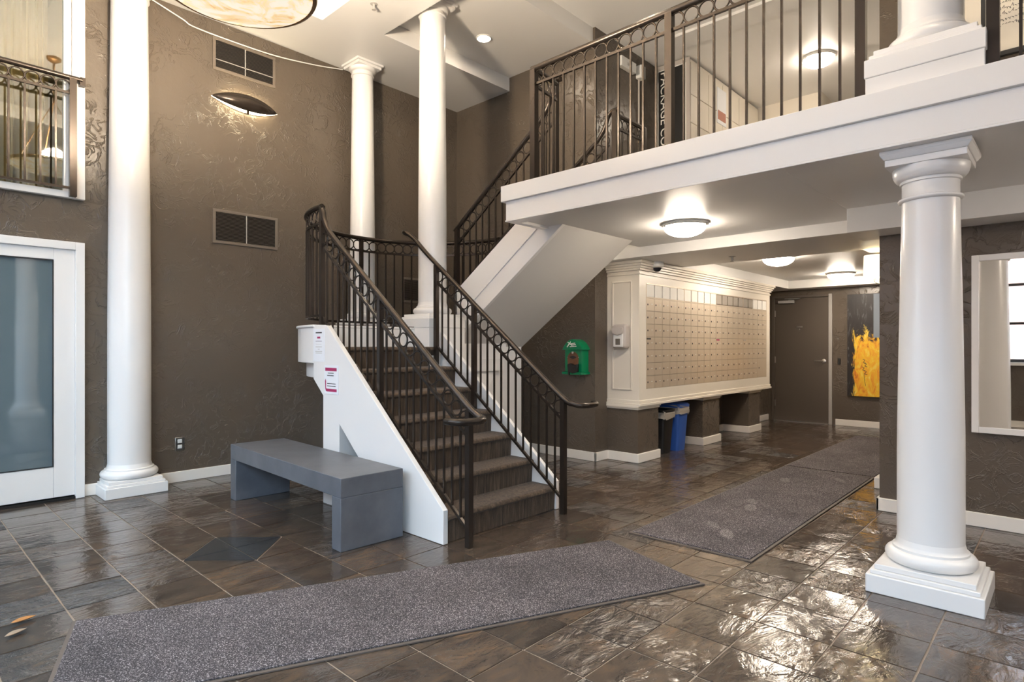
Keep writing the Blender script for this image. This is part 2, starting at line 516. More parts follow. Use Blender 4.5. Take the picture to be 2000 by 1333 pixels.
# ---- mezzanine slab
fu = MB().box(3.66, 4.06, 3.3, 3.40, 2.36, ZM).box(3.66, 10.75, -5, 3.30, 2.45, ZM).box(5.56, 10.75, 3.30, YS, 2.45, ZM)
struct('floor_upper', fu, M_ceil)
fa = MB().box(3.56, 3.70, -5, 3.46, 2.487, 2.618).box(3.585, 3.70, -5, 3.425, 2.335, 2.487).box(3.58, 3.70, -5, 3.43, 2.322, 2.335)
fa.box(3.70, 4.06, 3.36, 3.46, 2.487, 2.618).box(3.70, 4.06, 3.36, 3.425, 2.322, 2.487)
struct('trim_2', fa, M_white, bevel=.003)
lc = MB().box(3.70, 5.57, 1.26, 3.36, 2.345, 2.45).box(3.70, 5.1, -5, 1.26, 2.345, 2.45)
lc.box(5.1, 5.6, -5, 1.26, 2.162, 2.45)
lc.box(5.57, 6.65, 1.26, YS, 2.24, 2.45).box(5.6, 6.65, .96, 1.26, 2.24, 2.45)
lc.box(6.65, 10.4, .96, 1.5, 2.24, 2.45).box(6.65, 10.4, 3.44, YS, 2.24, 2.45).box(10.4, 10.75, .96, YS, 2.24, 2.45)
lc.box(6.65, 10.4, 1.5, 3.44, 2.37, 2.45)
struct('ceiling_lower', lc, M_ceil, bevel=.003)
# ---- baseboards
BH = .10
struct('baseboard_left', MB().box(1.243, XS, YW - .022, YW, 0, BH), M_base, bevel=.004)
struct('baseboard_stair', MB().box(XS - .02, XS, YS - .02, YW - .02, 0, BH).box(XS - .02, 5.77, YS - .02, YS, 0, BH), M_base, bevel=.004)
struct('baseboard_right', MB().box(5.408, 5.43, -5, 1.13, 0, BH).box(5.408, 6.25, 1.11, 1.13, 0, BH), M_base, bevel=.004)
struct('baseboard_pilaster', MB().box(6.22, 6.65, 1.10, 1.315, 0, BH), M_base, bevel=.006)
struct('baseboard_back', MB().box(10.728, 10.75, 1.11, 2.82, 0, BH), M_base, bevel=.004)
struct('baseboard_corridor', MB().box(6.24, 10.73, YS - .02, YS, 0, BH), M_base, bevel=.004)
struct('baseboard_front', MB().box(WX, WX + .02, -5, YW, 0, BH), M_base)

# ================================================================== COLUMNS
def column(cx, cy, z0, z1, rb, rt, label, pedestal=0, plinth=None, group=None, cap=True, slim=False):
    t = thing('column', label, 'column', (cx, cy, z0), group)
    pl = plinth or .25
    k = pl / .25
    z = z0
    if pedestal:
        obj('pedestal', MB().box(cx - pl * .98, cx + pl * .98, cy - pl * .98, cy + pl * .98, z0, z0 + pedestal), M_white, t, .004)
        z = z0 + pedestal
    a = .085 * k + .01
    pm = MB().box(cx - pl, cx + pl, cy - pl, cy + pl, z, z + a)
    obj('plinth', pm, M_white, t, .005)
    s = MB(); q = pl * .93
    s.box(cx - q, cx + q, cy - q, cy + q, z + a, z + a + .022 * k); q2 = pl * .86
    s.box(cx - q2, cx + q2, cy - q2, cy + q2, z + a + .022 * k, z + a + .05 * k)
    obj('plinth_moulding', s, M_white, t, .004)
    zb = z + a + .05 * k
    prof = [(rb * 1.02, zb)]
    for i in range(9):
        th = -PI / 2 + PI * i / 8; prof.append((rb * 1.13 + .036 * k * math.cos(th), zb + .036 * k + .036 * k * math.sin(th)))
    zz = zb + .072 * k
    prof += [(rb * 1.14, zz), (rb * 1.14, zz + .012 * k), (rb * 1.06, zz + .018 * k), (rb * 1.04, zz + .03 * k), (rb * 1.0, zz + .055 * k)]
    obj('base_torus', MB().lathe(prof, cx, cy, 56), M_white, t, ang=50)
    zs = zz + .05 * k
    ch = (.15 if slim else .26) if cap else 0
    ze = z1 - ch
    pr = []
    for i in range(13):
        u = i / 12; e = max(0, (u - .28) / .72); pr.append((rb + (rt - rb) * e ** 1.15, zs + (ze - zs) * u))
    obj('shaft', MB().lathe(pr, cx, cy, 64), M_white, t, ang=50)
    if cap and slim:
        p = [(rt, ze), (rt + .012, ze + .006), (rt + .012, ze + .016), (rt, ze + .022), (rt, ze + .05)]
        for i in range(7):
            th = PI / 2 * i / 6; p.append((rt + .006 + .028 * math.sin(th), ze + .055 + .034 * (1 - math.cos(th))))
        p.append((rt + .034, ze + .095))
        obj('capital', MB().lathe(p, cx, cy, 56), M_white, t, ang=50)
        b = rt + .036
        obj('abacus', MB().box(cx - b, cx + b, cy - b, cy + b, ze + .094, ze + .125).box(cx - b - .018, cx + b + .018, cy - b - .018, cy + b + .018, ze + .125, z1), M_white, t, .004)
    elif cap:
        h = 1.0
        p = [(rt, ze)]
        for i in range(9):
            th = -PI / 2 + PI * i / 8; p.append((rt + .002 + .016 * h * math.cos(th), ze + .012 * h + .012 * h * math.sin(th)))
        p += [(rt, ze + .026 * h), (rt * 1.0, ze + .095 * h), (rt * 1.07, ze + .098 * h), (rt * 1.07, ze + .110 * h)]
        for i in range(7):
            th = PI / 2 * i / 6; p.append((rt * 1.06 + .036 * h * math.sin(th), ze + .112 * h + .060 * h * (1 - math.cos(th))))
        p.append((rt * 1.06 + .036 * h, ze + .182 * h))
        obj('capital', MB().lathe(p, cx, cy, 56), M_white, t, ang=50)
        b = rt * 1.06 + .040 * h
        zz = ze + .18 * h
        s = MB().box(cx - b, cx + b, cy - b, cy + b, zz, zz + .035 * h)
        q0, q1 = b * 1.02, b * 1.12
        v = [(cx + i * q0, cy + j * q0, zz + .035 * h) for i, j in ((-1, -1), (1, -1), (1, 1), (-1, 1))] + [(cx + i * q1, cy + j * q1, zz + .06 * h) for i, j in ((-1, -1), (1, -1), (1, 1), (-1, 1))]
        s.add(v, [(0, 1, 5, 4), (1, 2, 6, 5), (2, 3, 7, 6), (3, 0, 4, 7), (3, 2, 1, 0), (4, 5, 6, 7)])
        s.box(cx - q1, cx + q1, cy - q1, cy + q1, zz + .06 * h, z1)
        obj('abacus', s, M_white, t, .003)
    return t
column(3.84, .55, 0, 2.322, .150, .128, 'white column on the floor under the mezzanine edge, right of the long mats')
column(3.84, .55, ZM, ZU, .146, .132, 'white column standing on the mezzanine edge between the two guard rails', pedestal=.09, plinth=.255, cap=False)
column(1.565, 6.13, 0, ZC, .166, .142, 'tall white column against the dark wall beside the white glass door', plinth=.24, slim=True)
column(3.81, 4.65, 0, 4.70, .140, .125, 'slim white column rising from the pedestal between the two stair flights', pedestal=1.47, plinth=.232, slim=True)
column(3.86, 5.97, 0, ZC, .140, .118, 'slim white column behind the curved landing rail against the plaster wall', pedestal=1.47, plinth=.22, slim=True)

column(1.95, -1.7, 0, ZC, .166, .142, 'white column behind the viewpoint, seen only as a reflection in the door glass', plinth=.24, slim=True)
# ================================================================== STAIRCASE
st = thing('staircase', 'white stringer staircase with brown carpeted steps turning at a curved landing', 'stairs', (3.1, 3.7, 0))
RUN, RIS, YN = .2375, .1838, 2.99
SL0, SL1 = 2.575, 3.70
def step_prof(y0, z0, run, ris, last=False):
    r = .028; pts = [(y0 + .012, z0 - ris + .001), (y0 + .006, z0 - r * 1.6)]
    for i in range(7):
        a = PI - (PI / 2) * i / 6; pts.append((y0 - .012 + r + r * math.cos(a), z0 - r + r * math.sin(a)))
    pts += [(y0 + run + .04, z0), (y0 + run + .04, z0 - ris + .001)]
    return pts
for k in range(8):
    z = RIS * (k + 1)
    run = RUN if k < 7 else .02
    x1 = SL1 if k < 6 else (3.578 if k == 7 else SL1)
    if k == 6: run = RUN - .005
    pr = step_prof(YN + RUN * k, z, run, RIS)
    obj('step', MB().prism([(SL0, a, b) for a, b in pr], (x1 - SL0, 0, 0)), M_carpet, st)
# upper flight, rising back towards the mezzanine
for k in range(5):
    z = 1.47 + .192 * (k + 1); y = 4.62 - .262 * k
    pr = [(y - (a - y), b) for a, b in step_prof(y, z, .262, .192)[:-1]]
    pr += [(y - .30, z - .02), (y - .02, z - .02), (y - .02, z - .191)]
    x0 = 4.08
    obj('step', MB().prism([(x0, a, b) for a, b in pr], (5.15 - x0, 0, 0)), M_carpet, st)
def string_poly(x):
    return [(x, 2.984, 0), (x, 2.984, .222), (x, 4.44, 1.462), (x, 4.66, 1.474), (x, 4.66, 1.02), (x, 4.50, .885), (x, 3.46, 0)]
obj('stringer', MB().prism(string_poly(2.535), (.04, 0, 0)), M_white, st, .003)
rs = [(3.70, 2.984, 0), (3.70, 2.984, .222), (3.70, 4.40, 1.43), (3.70, 4.40, .80), (3.70, 3.46, 0)]
obj('stringer', MB().prism(rs, (.035, 0, 0)), M_white, st, .003)
def arc_disc(R, z0, z1, cx=3.7, cy=4.65, front=4.45, R1=None):
    a = [(cx + R * math.cos(t), cy + R * math.sin(t)) for t in [PI * i / 40 for i in range(41)]]
    pl = a + [(cx - R, front), (cx + R, front)]
    return MB().prism([(x, y, z0) for x, y in pl], (0, 0, z1 - z0))
obj('landing', arc_disc(1.163, 1.15, 1.452, front=4.64), M_white, st, .004)
obj('landing_nosing', arc_disc(1.178, 1.452, 1.474, front=4.64), M_white, st, .006)
obj('landing_step_moulding', arc_disc(1.09, 1.02, 1.15, front=4.60), M_white, st, .003)
con = MB(); n = 41
a = [(3.7 + 1.02 * math.cos(PI * i / 40), 4.65 + 1.02 * math.sin(PI * i / 40), 1.02) for i in range(n)]
b = [(3.7 + .80 * math.cos(PI * i / 40), 4.60 + .80 * math.sin(PI * i / 40), .78) for i in range(n)]
con.add(a + b, [(i, i + 1, n + i + 1, n + i) for i in range(n - 1)] + [(0, n, 2 * n - 1, n - 1), tuple(range(n)), tuple(range(n, 2 * n))[::-1]])
obj('landing_underside', con, M_white, st)
obj('landing_carpet', arc_disc(1.06, 1.466, 1.480, front=4.645), M_carpet, st)
obj('pier', MB().box(2.545, 3.70, 4.27, 4.52, 0, .98), M_white, st, .003)
obj('under_landing_wall', MB().box(3.70, 5.17, 4.69, 4.80, 0, 1.25).box(3.70, 5.17, 4.69, 4.80, 1.25, 1.44), M_white, st)
# upper stringer (two bands) and drywall soffit
U0, U1 = 4.045, 5.17
sl = .728
def zt_(y): return 1.917 + sl * (4.478 - y)
bandA = [(U0, 4.60, zt_(4.60)), (U0, 3.425, zt_(3.425)), (U0, 3.425, zt_(3.425) - .28), (U0, 4.60, zt_(4.60) - .28)]
yA = 3.46
bandA = [(U0, 4.60, zt_(4.60)), (U0, yA, min(zt_(yA), 2.615)), (U0, yA, zt_(yA) - .30), (U0, 4.60, zt_(4.60) - .30)]
obj('upper_stringer', MB().prism(bandA, (.04, 0, 0)), M_white, st, .002)
def zs_(y): return 1.671 + .715 * (4.147 - y)
bb = [(U0 + .012, 4.60, zt_(4.60) - .28), (U0 + .012, 3.30, zt_(3.30) - .28), (U0 + .012, 3.20, 2.345), (U0 + .012, 4.60, zs_(4.60))]
obj('upper_stringer_band', MB().prism(bb, (.04, 0, 0)), M_white, st, .002)
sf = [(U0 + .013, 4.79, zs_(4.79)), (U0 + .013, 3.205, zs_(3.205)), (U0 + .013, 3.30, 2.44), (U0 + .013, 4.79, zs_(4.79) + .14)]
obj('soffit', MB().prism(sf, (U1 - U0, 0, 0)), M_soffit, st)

# ================================================================== RAILINGS
ring_me = mesh_only(MB().tube([(0, .049 * math.cos(a), .049 * math.sin(a)) for a in [2 * PI * i / 24 for i in range(24)]], .0062, 6, closed=True), M_rail)
bal_me = mesh_only(MB().box(-.0065, .0065, -.0065, .0065, 0, 1), M_rail)
post_me = mesh_only(MB().box(-.5, .5, -.5, .5, 0, 1), M_rail)
def lerp(a, b, t): return a + (b - a) * t
def seg(t, P0, zt, zm, zb, n, rscale=1.0, skip=()):
    """t: thing; P0(u)->(x,y); zt underside of hand rail, zm mid rail, zb bottom rail as f(u)"""
    ns = max(2, n if n > 14 else 2)
    U = [i / ns for i in range(ns + 1)]
    obj('middle_rail', MB().tube([(*P0(u), zm(u)) for u in U], .014, 4, square=True), M_rail, t)
    obj('bottom_rail', MB().tube([(*P0(u), zb(u)) for u in U], .014, 4, square=True), M_rail, t)
    for i in range(1, n):
        u = i / n; x, y = P0(u)
        piece('baluster', bal_me, (x, y, zb(u)), t, scale=(1, 1, zm(u) - zb(u)))
    for i in range(n):
        u = (i + .5) / n; x, y = P0(u)
        a, b = P0(u - .01), P0(u + .01)
        ang = math.atan2(b[1] - a[1], b[0] - a[0]) - PI / 2
        piece('ring', ring_me, (x, y, (zt(u) + zm(u)) / 2 + .003), t, rot=(0, 0, ang), scale=(rscale,) * 3)
def line(A, B): return lambda u: (lerp(A[0], B[0], u), lerp(A[1], B[1], u))
def lin(a, b): return lambda u: lerp(a, b, u)
def post(t, x, y, z0, z1, w_=.036): return piece('post', post_me, (x, y, z0), t, scale=(w_, w_, z1 - z0))
def curve_pts(ctrl, n=8):
    """Catmull-Rom through the control points"""
    c_ = [Vector(p) for p in ctrl]; c_ = [c_[0] * 2 - c_[1]] + c_ + [c_[-1] * 2 - c_[-2]]
    out = []
    for i in range(1, len(c_) - 2):
        p0, p1, p2, p3 = c_[i - 1:i + 3]
        for k in range(n):
            t = k / n
            out.append(.5 * ((2 * p1) + (p2 - p0) * t + (2 * p0 - 5 * p1 + 4 * p2 - p3) * t * t + (3 * p1 - p0 - 3 * p2 + p3) * t ** 3))
    out.append(c_[-2])
    return out

# left rail of the lower flight
XL = 2.62
def lt(y): return 1.015 + .785 * (y - 2.979)
def lm(y): return .748 + .785 * (y - 2.884)
def lb(y): return .148 + .785 * (y - 2.884)
t = thing('stair_railing', 'dark metal railing on the near left side of the carpeted flight, beside the bench', 'railing', (XL, 2.83, 0))
ys = (2.83, 3.815, 4.67)
for a, b, n in ((ys[0], ys[1], 12), (ys[1], ys[2], 10)):
    seg(t, line((XL, a), (XL, b)), lin(lt(a) - .025, lt(b) - .025), lin(lm(a), lm(b)), lin(lb(a), lb(b)), n)
post(t, XL, ys[0], 0, lt(ys[0]) - .01, .04); post(t, XL, ys[1], RIS * 4, lt(ys[1]) - .01, .038); post(t, XL, ys[2], 1.474, 2.49, .038)
hp = [(2.40, 2.80, .835), (2.41, 2.73, .833), (2.48, 2.685, .833), (2.57, 2.675, .833), (2.618, 2.70, .838), (XL, 2.76, .862), (XL, 2.9, lt(2.9))]
hp += [(XL, 3.4, lt(3.4)), (XL, 4.0, lt(4.0)), (XL, 4.45, lt(4.45)), (XL, 4.57, lt(4.57) + .01), (XL, 4.63, 2.36), (XL, 4.655, 2.44), (XL - .003, 4.69, 2.487)]
obj('handrail', MB().tube(curve_pts(hp), .023, 12), M_rail, t)

# right rail of the lower flight
XR = 3.635
def rt_(y): return .895 + .778 * (y - 2.87)
def rm(y): return .745 + .78 * (y - 2.89)
def rb_(y): return .132 + .785 * (y - 2.894)
t = thing('stair_railing', 'dark metal railing on the far right side of the carpeted flight', 'railing', (XR, 2.86, 0))
ys = (2.86, 3.86, 4.38)
for a, b, n in ((ys[0], ys[1], 12), (ys[1], ys[2], 6)):
    seg(t, line((XR, a), (XR, b)), lin(rt_(a) - .025, rt_(b) - .025), lin(rm(a), rm(b)), lin(rb_(a), rb_(b)), n)
post(t, XR, ys[0], 0, rt_(ys[0]) - .01, .04); post(t, XR, ys[1], RIS * 4, rt_(ys[1]) - .01, .038); post(t, XR, ys[2], RIS * 6, rt_(ys[2]) - .01, .038)
hp = [(3.87, 2.75, .848), (3.84, 2.70, .845), (3.76, 2.685, .843), (3.67, 2.70, .845), (XR, 2.76, .855), (XR, 2.90, rt_(2.9)), (XR, 3.5, rt_(3.5)), (XR, 4.0, rt_(4.0)), (XR, 4.5, rt_(4.5)), (XR - .01, 4.70, 2.34), (XR - .03, 4.80, 2.41), (XR - .01, 4.87, 2.43), (XR + .06, 4.92, 2.43)]
obj('handrail', MB().tube(curve_pts(hp), .022, 12), M_rail, t)

# landing guard
t = thing('landing_railing', 'dark metal guard rail curving round the stair landing', 'railing', (3.7, 5.75, 1.474))
RG = 1.08
def arc(a0, a1): return lambda u: (3.7 + RG * math.cos(lerp(a0, a1, u)), 4.67 + RG * math.sin(lerp(a0, a1, u)))
seg(t, arc(PI, PI / 2), lin(2.463, 2.463), lin(2.345, 2.345), lin(1.555, 1.555), 17, 1.05)
seg(t, arc(PI / 2, 0), lin(2.463, 2.463), lin(2.345, 2.345), lin(1.555, 1.555), 17, 1.05)
for a in (PI / 2, 0): post(t, *arc(a, a)(0), 1.474, 2.47, .036)
obj('handrail', MB().tube([(*arc(PI, 0)(i / 40), 2.487) for i in range(41)], .023, 12), M_rail, t)

# upper flight rails
XA = 4.065
def ua(y): return 2.510 + .733 * (4.541 - y)
t = thing('stair_railing', 'dark metal railing climbing the upper flight to the mezzanine corner', 'railing', (XA, 4.56, 1.474))
seg(t, line((XA, 4.56), (XA, 3.30)), lin(ua(4.56) - .025, ua(3.30) - .025), lin(ua(4.56) - .165, ua(3.30) - .165), lin(ua(4.56) - .64, ua(3.30) - .64), 14)
post(t, XA, 4.57, 1.474, ua(4.57), .04); post(t, XA - .02, 3.27, ZM, 3.60, .045)
hp = [(XA, 4.60, ua(4.6)), (XA, 4.2, ua(4.2)), (XA, 3.7, ua(3.7)), (XA, 3.47, ua(3.47)), (XA, 3.37, 3.40), (XA, 3.33, 3.50), (XA, 3.28, 3.60), (XA - .01, 3.22, 3.60)]
obj('handrail', MB().tube(curve_pts(hp), .023, 12), M_rail, t)
XB = 4.96
t = thing('stair_railing', 'dark metal railing at the head of the upper flight, seen through the mezzanine bars', 'railing', (XB, 3.3, ZM))
def ub(y): return 3.15 + .72 * (3.737 - y)
seg(t, line((XB, 4.5), (XB, 3.33)), lin(ub(4.5) - .025, ub(3.33) - .025), lin(ub(4.5) - .165, ub(3.33) - .165), lin(ub(4.5) - .7, ub(3.33) - .7), 13)
hp = [(XB, 4.55, ub(4.55)), (XB, 4.1, ub(4.1)), (XB, 3.6, ub(3.6)), (XB, 3.45, ub(3.45) + .01), (XB, 3.38, 3.46), (XB, 3.34, 3.56), (XB, 3.29, 3.60), (XB, 3.22, 3.60)]
obj('handrail', MB().tube(curve_pts(hp), .022, 12), M_rail, t)
post(t, XB, 3.26, ZM, 3.59, .05); post(t, XB, 4.52, 1.6, ub(4.52), .04)
t = thing('guard_railing', 'short dark metal guard rail beside the head of the stairs, before the black panel', 'railing', (5.25, 3.26, ZM))
seg(t, line((XB + .02, 3.26), (5.50, 3.26)), lin(3.535, 3.535), lin(3.43, 3.43), lin(2.66, 2.66), 5)
obj('handrail', MB().tube([(XB, 3.26, 3.56), (5.52, 3.26, 3.56)], .022, 10), M_rail, t)
post(t, 5.50, 3.26, ZM, 3.56, .045)

# mezzanine guards
GX = 3.66
def guard(ya, yb, label, posts, rects):
    t = thing('guard_railing', label, 'railing', (GX, (ya + yb) / 2, ZM))
    for a, b, n in rects:
        seg(t, line((GX, a), (GX, b)), lin(3.517, 3.517), lin(3.412, 3.412), lin(2.636, 2.636), n, 1.03)
    for p_ in posts: post(t, GX, p_, ZM, 3.53, .05)
    obj('handrail', MB().tube([(GX, ya + .02, 3.54), (GX, yb, 3.54)], .025, 12), M_rail, t)
    return t
t = guard(3.18, .775, 'long dark metal guard rail along the mezzanine edge above the mailboxes', (3.18, 1.975, .835), ((3.18, 1.975, 12), (1.975, .835, 11)))
seg(t, line((GX, 3.18), (4.02, 3.24)), lin(3.517, 3.517), lin(3.412, 3.412), lin(2.636, 2.636), 3)
obj('handrail', MB().tube([(GX, 3.18, 3.54), (4.03, 3.25, 3.56)], .022, 10), M_rail, t)
guard(.275, -2.2, 'dark metal guard rail on the mezzanine right of the upper column', (.275, -.93, -2.15), ((.275, -.93, 12), (-.93, -2.15, 12)))

# balcony rail in front of the upper left window
t = thing('balcony_railing', 'short dark metal balcony rail in front of the upper left window', 'railing', (.5, 6.12, 2.58))
BY = 6.13
seg(t, line((1.135, BY), (-.07, BY)), lin(3.515, 3.515), lin(3.415, 3.415), lin(2.62, 2.62), 12)
obj('handrail', MB().tube([(1.215, BY, 3.545), (-.5, BY, 3.545)], .022, 10), M_rail, t)
obj('wall_bracket', MB().box(1.2, 1.238, BY - .012, YW - .03, 3.50, 3.57), M_rail, t)
post(t, 1.15, BY, 2.55, 3.54, .05)

# ================================================================== LEFT DOOR / WINDOW
d = struct('door_1', MB().box(1.03, DX1, 6.19, 6.235, .03, 2.109).box(DX0, .26, 6.19, 6.235, .03, 2.109).box(.26, 1.03, 6.19, 6.235, 2.015, 2.109).box(.26, 1.03, 6.19, 6.235, .03, .286), M_white, bevel=.003)
obj('door_glass', MB().box(.25, 1.04, 6.21, 6.222, .28, 2.02), M_film, d)
fr = MB().box(DX1, 1.242, 6.165, 6.25, 0, 2.175).box(DX0 - .065, DX0, 6.165, 6.25, 0, 2.175).box(DX0, DX1, 6.165, 6.25, 2.109, 2.175)
obj('door_frame', fr, M_white, d, .003)
obj('threshold', MB().box(DX0, DX1, 6.17, 6.25, 0, .02), M_black, d)
obj('glass_gasket', MB().box(1.022, 1.030, 6.187, 6.20, .286, 2.015).box(.26, 1.022, 6.187, 6.20, .286, .294).box(.26, 1.022, 6.187, 6.20, 2.007, 2.015), M_wframe, d)
struct('light_stop_left', MB().box(-.1, 1.4, YW + .14, YW + .2, -.1, 2.4).box(-.1, 1.4, YW + .2, 8, -.1, -.05), M_dark)  # unseen backing added behind the glass door against leaking daylight
# window_1
wf = MB().box(1.155, 1.245, 6.17, 6.27, 2.545, 4.38).box(-.56, -.47, 6.17, 6.27, 2.545, 4.38).box(-.47, 1.155, 6.17, 6.27, 2.545, 2.60).box(-.47, 1.155, 6.17, 6.27, 4.26, 4.38)
wf.box(1.10, 1.155, 6.20, 6.26, 2.6, 4.26)
w1 = struct('window_1', wf, M_white, bevel=.003)
obj('pane', MB().box(-.47, 1.12, 6.225, 6.231, 2.58, 4.28), M_glass, w1)
obj('window_reveal', MB().box(1.12, 1.3, 6.36, 7.9, 2.4, 4.5).box(-.8, -.6, 6.36, 7.9, 2.4, 4.5).box(-.8, 1.3, 7.8, 7.9, 2.4, 4.5).box(-.8, 1.3, 6.36, 7.9, 2.35, 2.45).box(-.8, 1.3, 6.36, 7.9, 4.45, 4.5), mat('tan_room_paint', (.42, .32, .19), .6), w1)
cu = MB()
for (x0, x1) in ((.15, .62), (.72, 1.06), (-.5, 0)):
    n = 36; a = []
    for i in range(n + 1):
        x = lerp(x0, x1, i / n); a.append((x, 6.62 + .035 * math.sin(i * 1.15) + .012 * math.sin(i * .37)))
    v = [(x, y, z) for z in (2.46, 4.4) for x, y in a]
    v2 = [(x, y + .006, z) for z in (2.46, 4.4) for x, y in a]
    N_ = n + 1
    cu.add(v, [(i, i + 1, N_ + i + 1, N_ + i) for i in range(n)])
cobj = tag(obj('curtain', cu, M_cloth), 'pleated gold curtains hanging behind the upper left window glass', 'curtain')
rl = obj('added_room_lamp', MB().lathe([(.11, 4.38), (.14, 4.44), (.14, 4.449)], .4, 7.3, 24), M_warm2)  # added lamp that warms the curtained room behind the pane
tag(rl, 'small lamp added to light the room behind the upper left window', 'lamp')

# ================================================================== WALL FITTINGS
def vent(x0, x1, z0, z1, label, cross=None):
    t = thing('air_vent', label, 'vent', ((x0 + x1) / 2, YW, z0), 'dark louvred air vents in the plaster wall')
    f = .028; y0, y1 = YW - .012, YW + .0
    fb = MB().box(x0, x1, y0, y1, z1 - f, z1).box(x0, x1, y0, y1, z0, z0 + f).box(x0, x0 + f, y0, y1, z0 + f, z1 - f).box(x1 - f, x1, y0, y1, z0 + f, z1 - f)
    mx = (x0 + x1) / 2
    obj('frame', fb, M_ventf, t, .002)
    mb = MB().box(mx - .004, mx + .004, y0 - .002, y1, z0 + f, z1 - f)
    if cross: mb.box(x0 + f, x1 - f, y0 - .002, y1, cross - .003, cross + .003)
    obj('mullion', mb, M_greyp, t)
    obj('duct', MB().box(x0 + f, x1 - f, YW - .0035, YW - .001, z0 + f, z1 - f), M_dark, t)
    sb = MB(); z = z0 + f + .006
    while z < z1 - f - .004:
        sb.add([(x0 + f, YW - .010, z - .003), (x1 - f, YW - .010, z - .003), (x1 - f, YW - .004, z + .002), (x0 + f, YW - .004, z + .002)], [(0, 1, 2, 3)])
        z += .0135
    o = obj('slat', sb, M_slat, t); o['kind'] = 'stuff'
    return t
vent(2.303, 2.94, 4.045, 4.37, 'louvred air vent high on the plaster wall above the wall lamp', 4.15)
vent(2.303, 2.965, 2.32, 2.66, 'louvred air vent on the plaster wall below the wall lamp')
vent(4.60, 5.22, 1.85, 2.17, 'louvred air vent low behind the curved landing rail')
# wall sconce (spindle shell)
t = thing('wall_sconce', 'dark boat-shaped wall lamp glowing on the plaster wall between two vents', 'lamp', (2.63, YW, 3.775))
def spindle(R, a0, a1, na, Lx=.335, nx=28, cx=2.625, cz=3.775, off=0):
    mb = MB(); v = []; f = []
    for i in range(nx + 1):
        u = -1 + 2 * i / nx; r = R * (1 - u * u) ** .85 + .002
        for k in range(na + 1):
            a = math.radians(lerp(a0, a1, k / na)); v.append((cx + u * Lx, YW - .006 - r * 1.15 * math.cos(a), cz + off + r * math.sin(a)))
    for i in range(nx):
        for k in range(na):
            q = i * (na + 1) + k; f.append((q, q + 1, q + na + 2, q + na + 1))
    return mb.add(v, f)
sh = obj('shell', spindle(.098, 68, -54, 14), M_rail, t)
so = sh.modifiers.new('s', 'SOLIDIFY'); so.thickness = .004
g1 = obj('diffuser', spindle(.084, -58, -85, 5), mat('sconce_glow', (1, .95, .8), .4, emit=(1, .82, .52), es=26), t)
g2 = obj('upper_diffuser', spindle(.05, 60, 85, 4, Lx=.28, off=.02), mat('sconce_glow_up', (1, .95, .8), .4, emit=(1, .82, .52), es=34), t)
obj('rim', MB().tube([(2.625 + u * .33, YW - .008 - 1.15 * .096 * (1 - u * u) ** .85 * math.cos(1.36), 3.775 - .096 * (1 - u * u) ** .85 * math.sin(1.36)) for u in [-1 + i / 14 for i in range(29)]], .004, 6), M_rail, t)
obj('rim_clip', MB().box(2.615, 2.64, YW - .06, YW - .02, 3.675, 3.70), M_rail, t)
# outlet
t = thing('power_outlet', 'steel duplex power outlet low on the dark wall right of the left column', 'outlet', (2.002, YW, .3))
obj('cover_plate', MB().box(1.962, 2.043, YW - .008, YW, .296, .423), M_steel, t, .003)
for z in (.333, .386): obj('socket', MB().box(1.983, 2.022, YW - .011, YW - .006, z - .018, z + .018), M_plaswhite, t, .005)
# cable
cp = [(1.74, 6.20, 4.50), (2.02, 6.205, 4.42), (2.13, 6.205, 4.385), (2.5, 6.205, 4.378), (2.95, 6.205, 4.392), (3.4, 6.205, 4.45), (3.745, 6.205, 4.515)]
tag(obj('ceiling_cable', MB().tube(curve_pts(cp), .006, 6), M_plaswhite), 'thin white cable sagging along the plaster wall just below the ceiling', 'cable')

# ================================================================== CHANDELIER
cxx, cyy = 1.475, 3.61
t = thing('bowl_chandelier', 'large glowing alabaster bowl lamp with bronze rim hanging from the ceiling', 'lamp', (cxx, cyy, 3.2))
R_ = .435
pr = []
for i in range(15):
    a = PI / 2 * i / 14; pr.append((R_ * math.sin(a) * .985 + .001, 3.42 - .075 * math.cos(a)))
pr2 = [(r_ * .97, z + .012) for r_, z in pr[::-1]]
obj('bowl', MB().lathe(pr + pr2, cxx, cyy, 64, caps=False), M_alab, t, ang=60)
obj('rim', MB().tube([(cxx + R_ * math.cos(a), cyy + R_ * math.sin(a), 3.425) for a in [2 * PI * i / 64 for i in range(64)]], .019, 8, closed=True), M_rim, t)
for k in range(3):
    a = 2 * PI * k / 3 + .4
    obj('hanger_rod', MB().tube([(cxx + R_ * math.cos(a), cyy + R_ * math.sin(a), 3.43), (cxx, cyy, 4.2)], .005, 6), M_rim, t)
obj('ceiling_stem', MB().tube([(cxx, cyy, 4.18), (cxx, cyy, 4.70)], .012, 8), M_rim, t)
obj('ceiling_rose', MB().lathe([(.02, 4.66), (.07, 4.69), (.075, 4.72)], cxx, cyy, 24), M_rim, t)
lb_ = bpy.data.lights.new('chandelier_bulb', 'POINT'); lb_.energy = 250; lb_.color = (1, .83, .62); lb_.shadow_soft_size = .12
lo = bpy.data.objects.new('chandelier_bulb', lb_); lo.location = (cxx, cyy, 3.52); C.objects.link(lo)

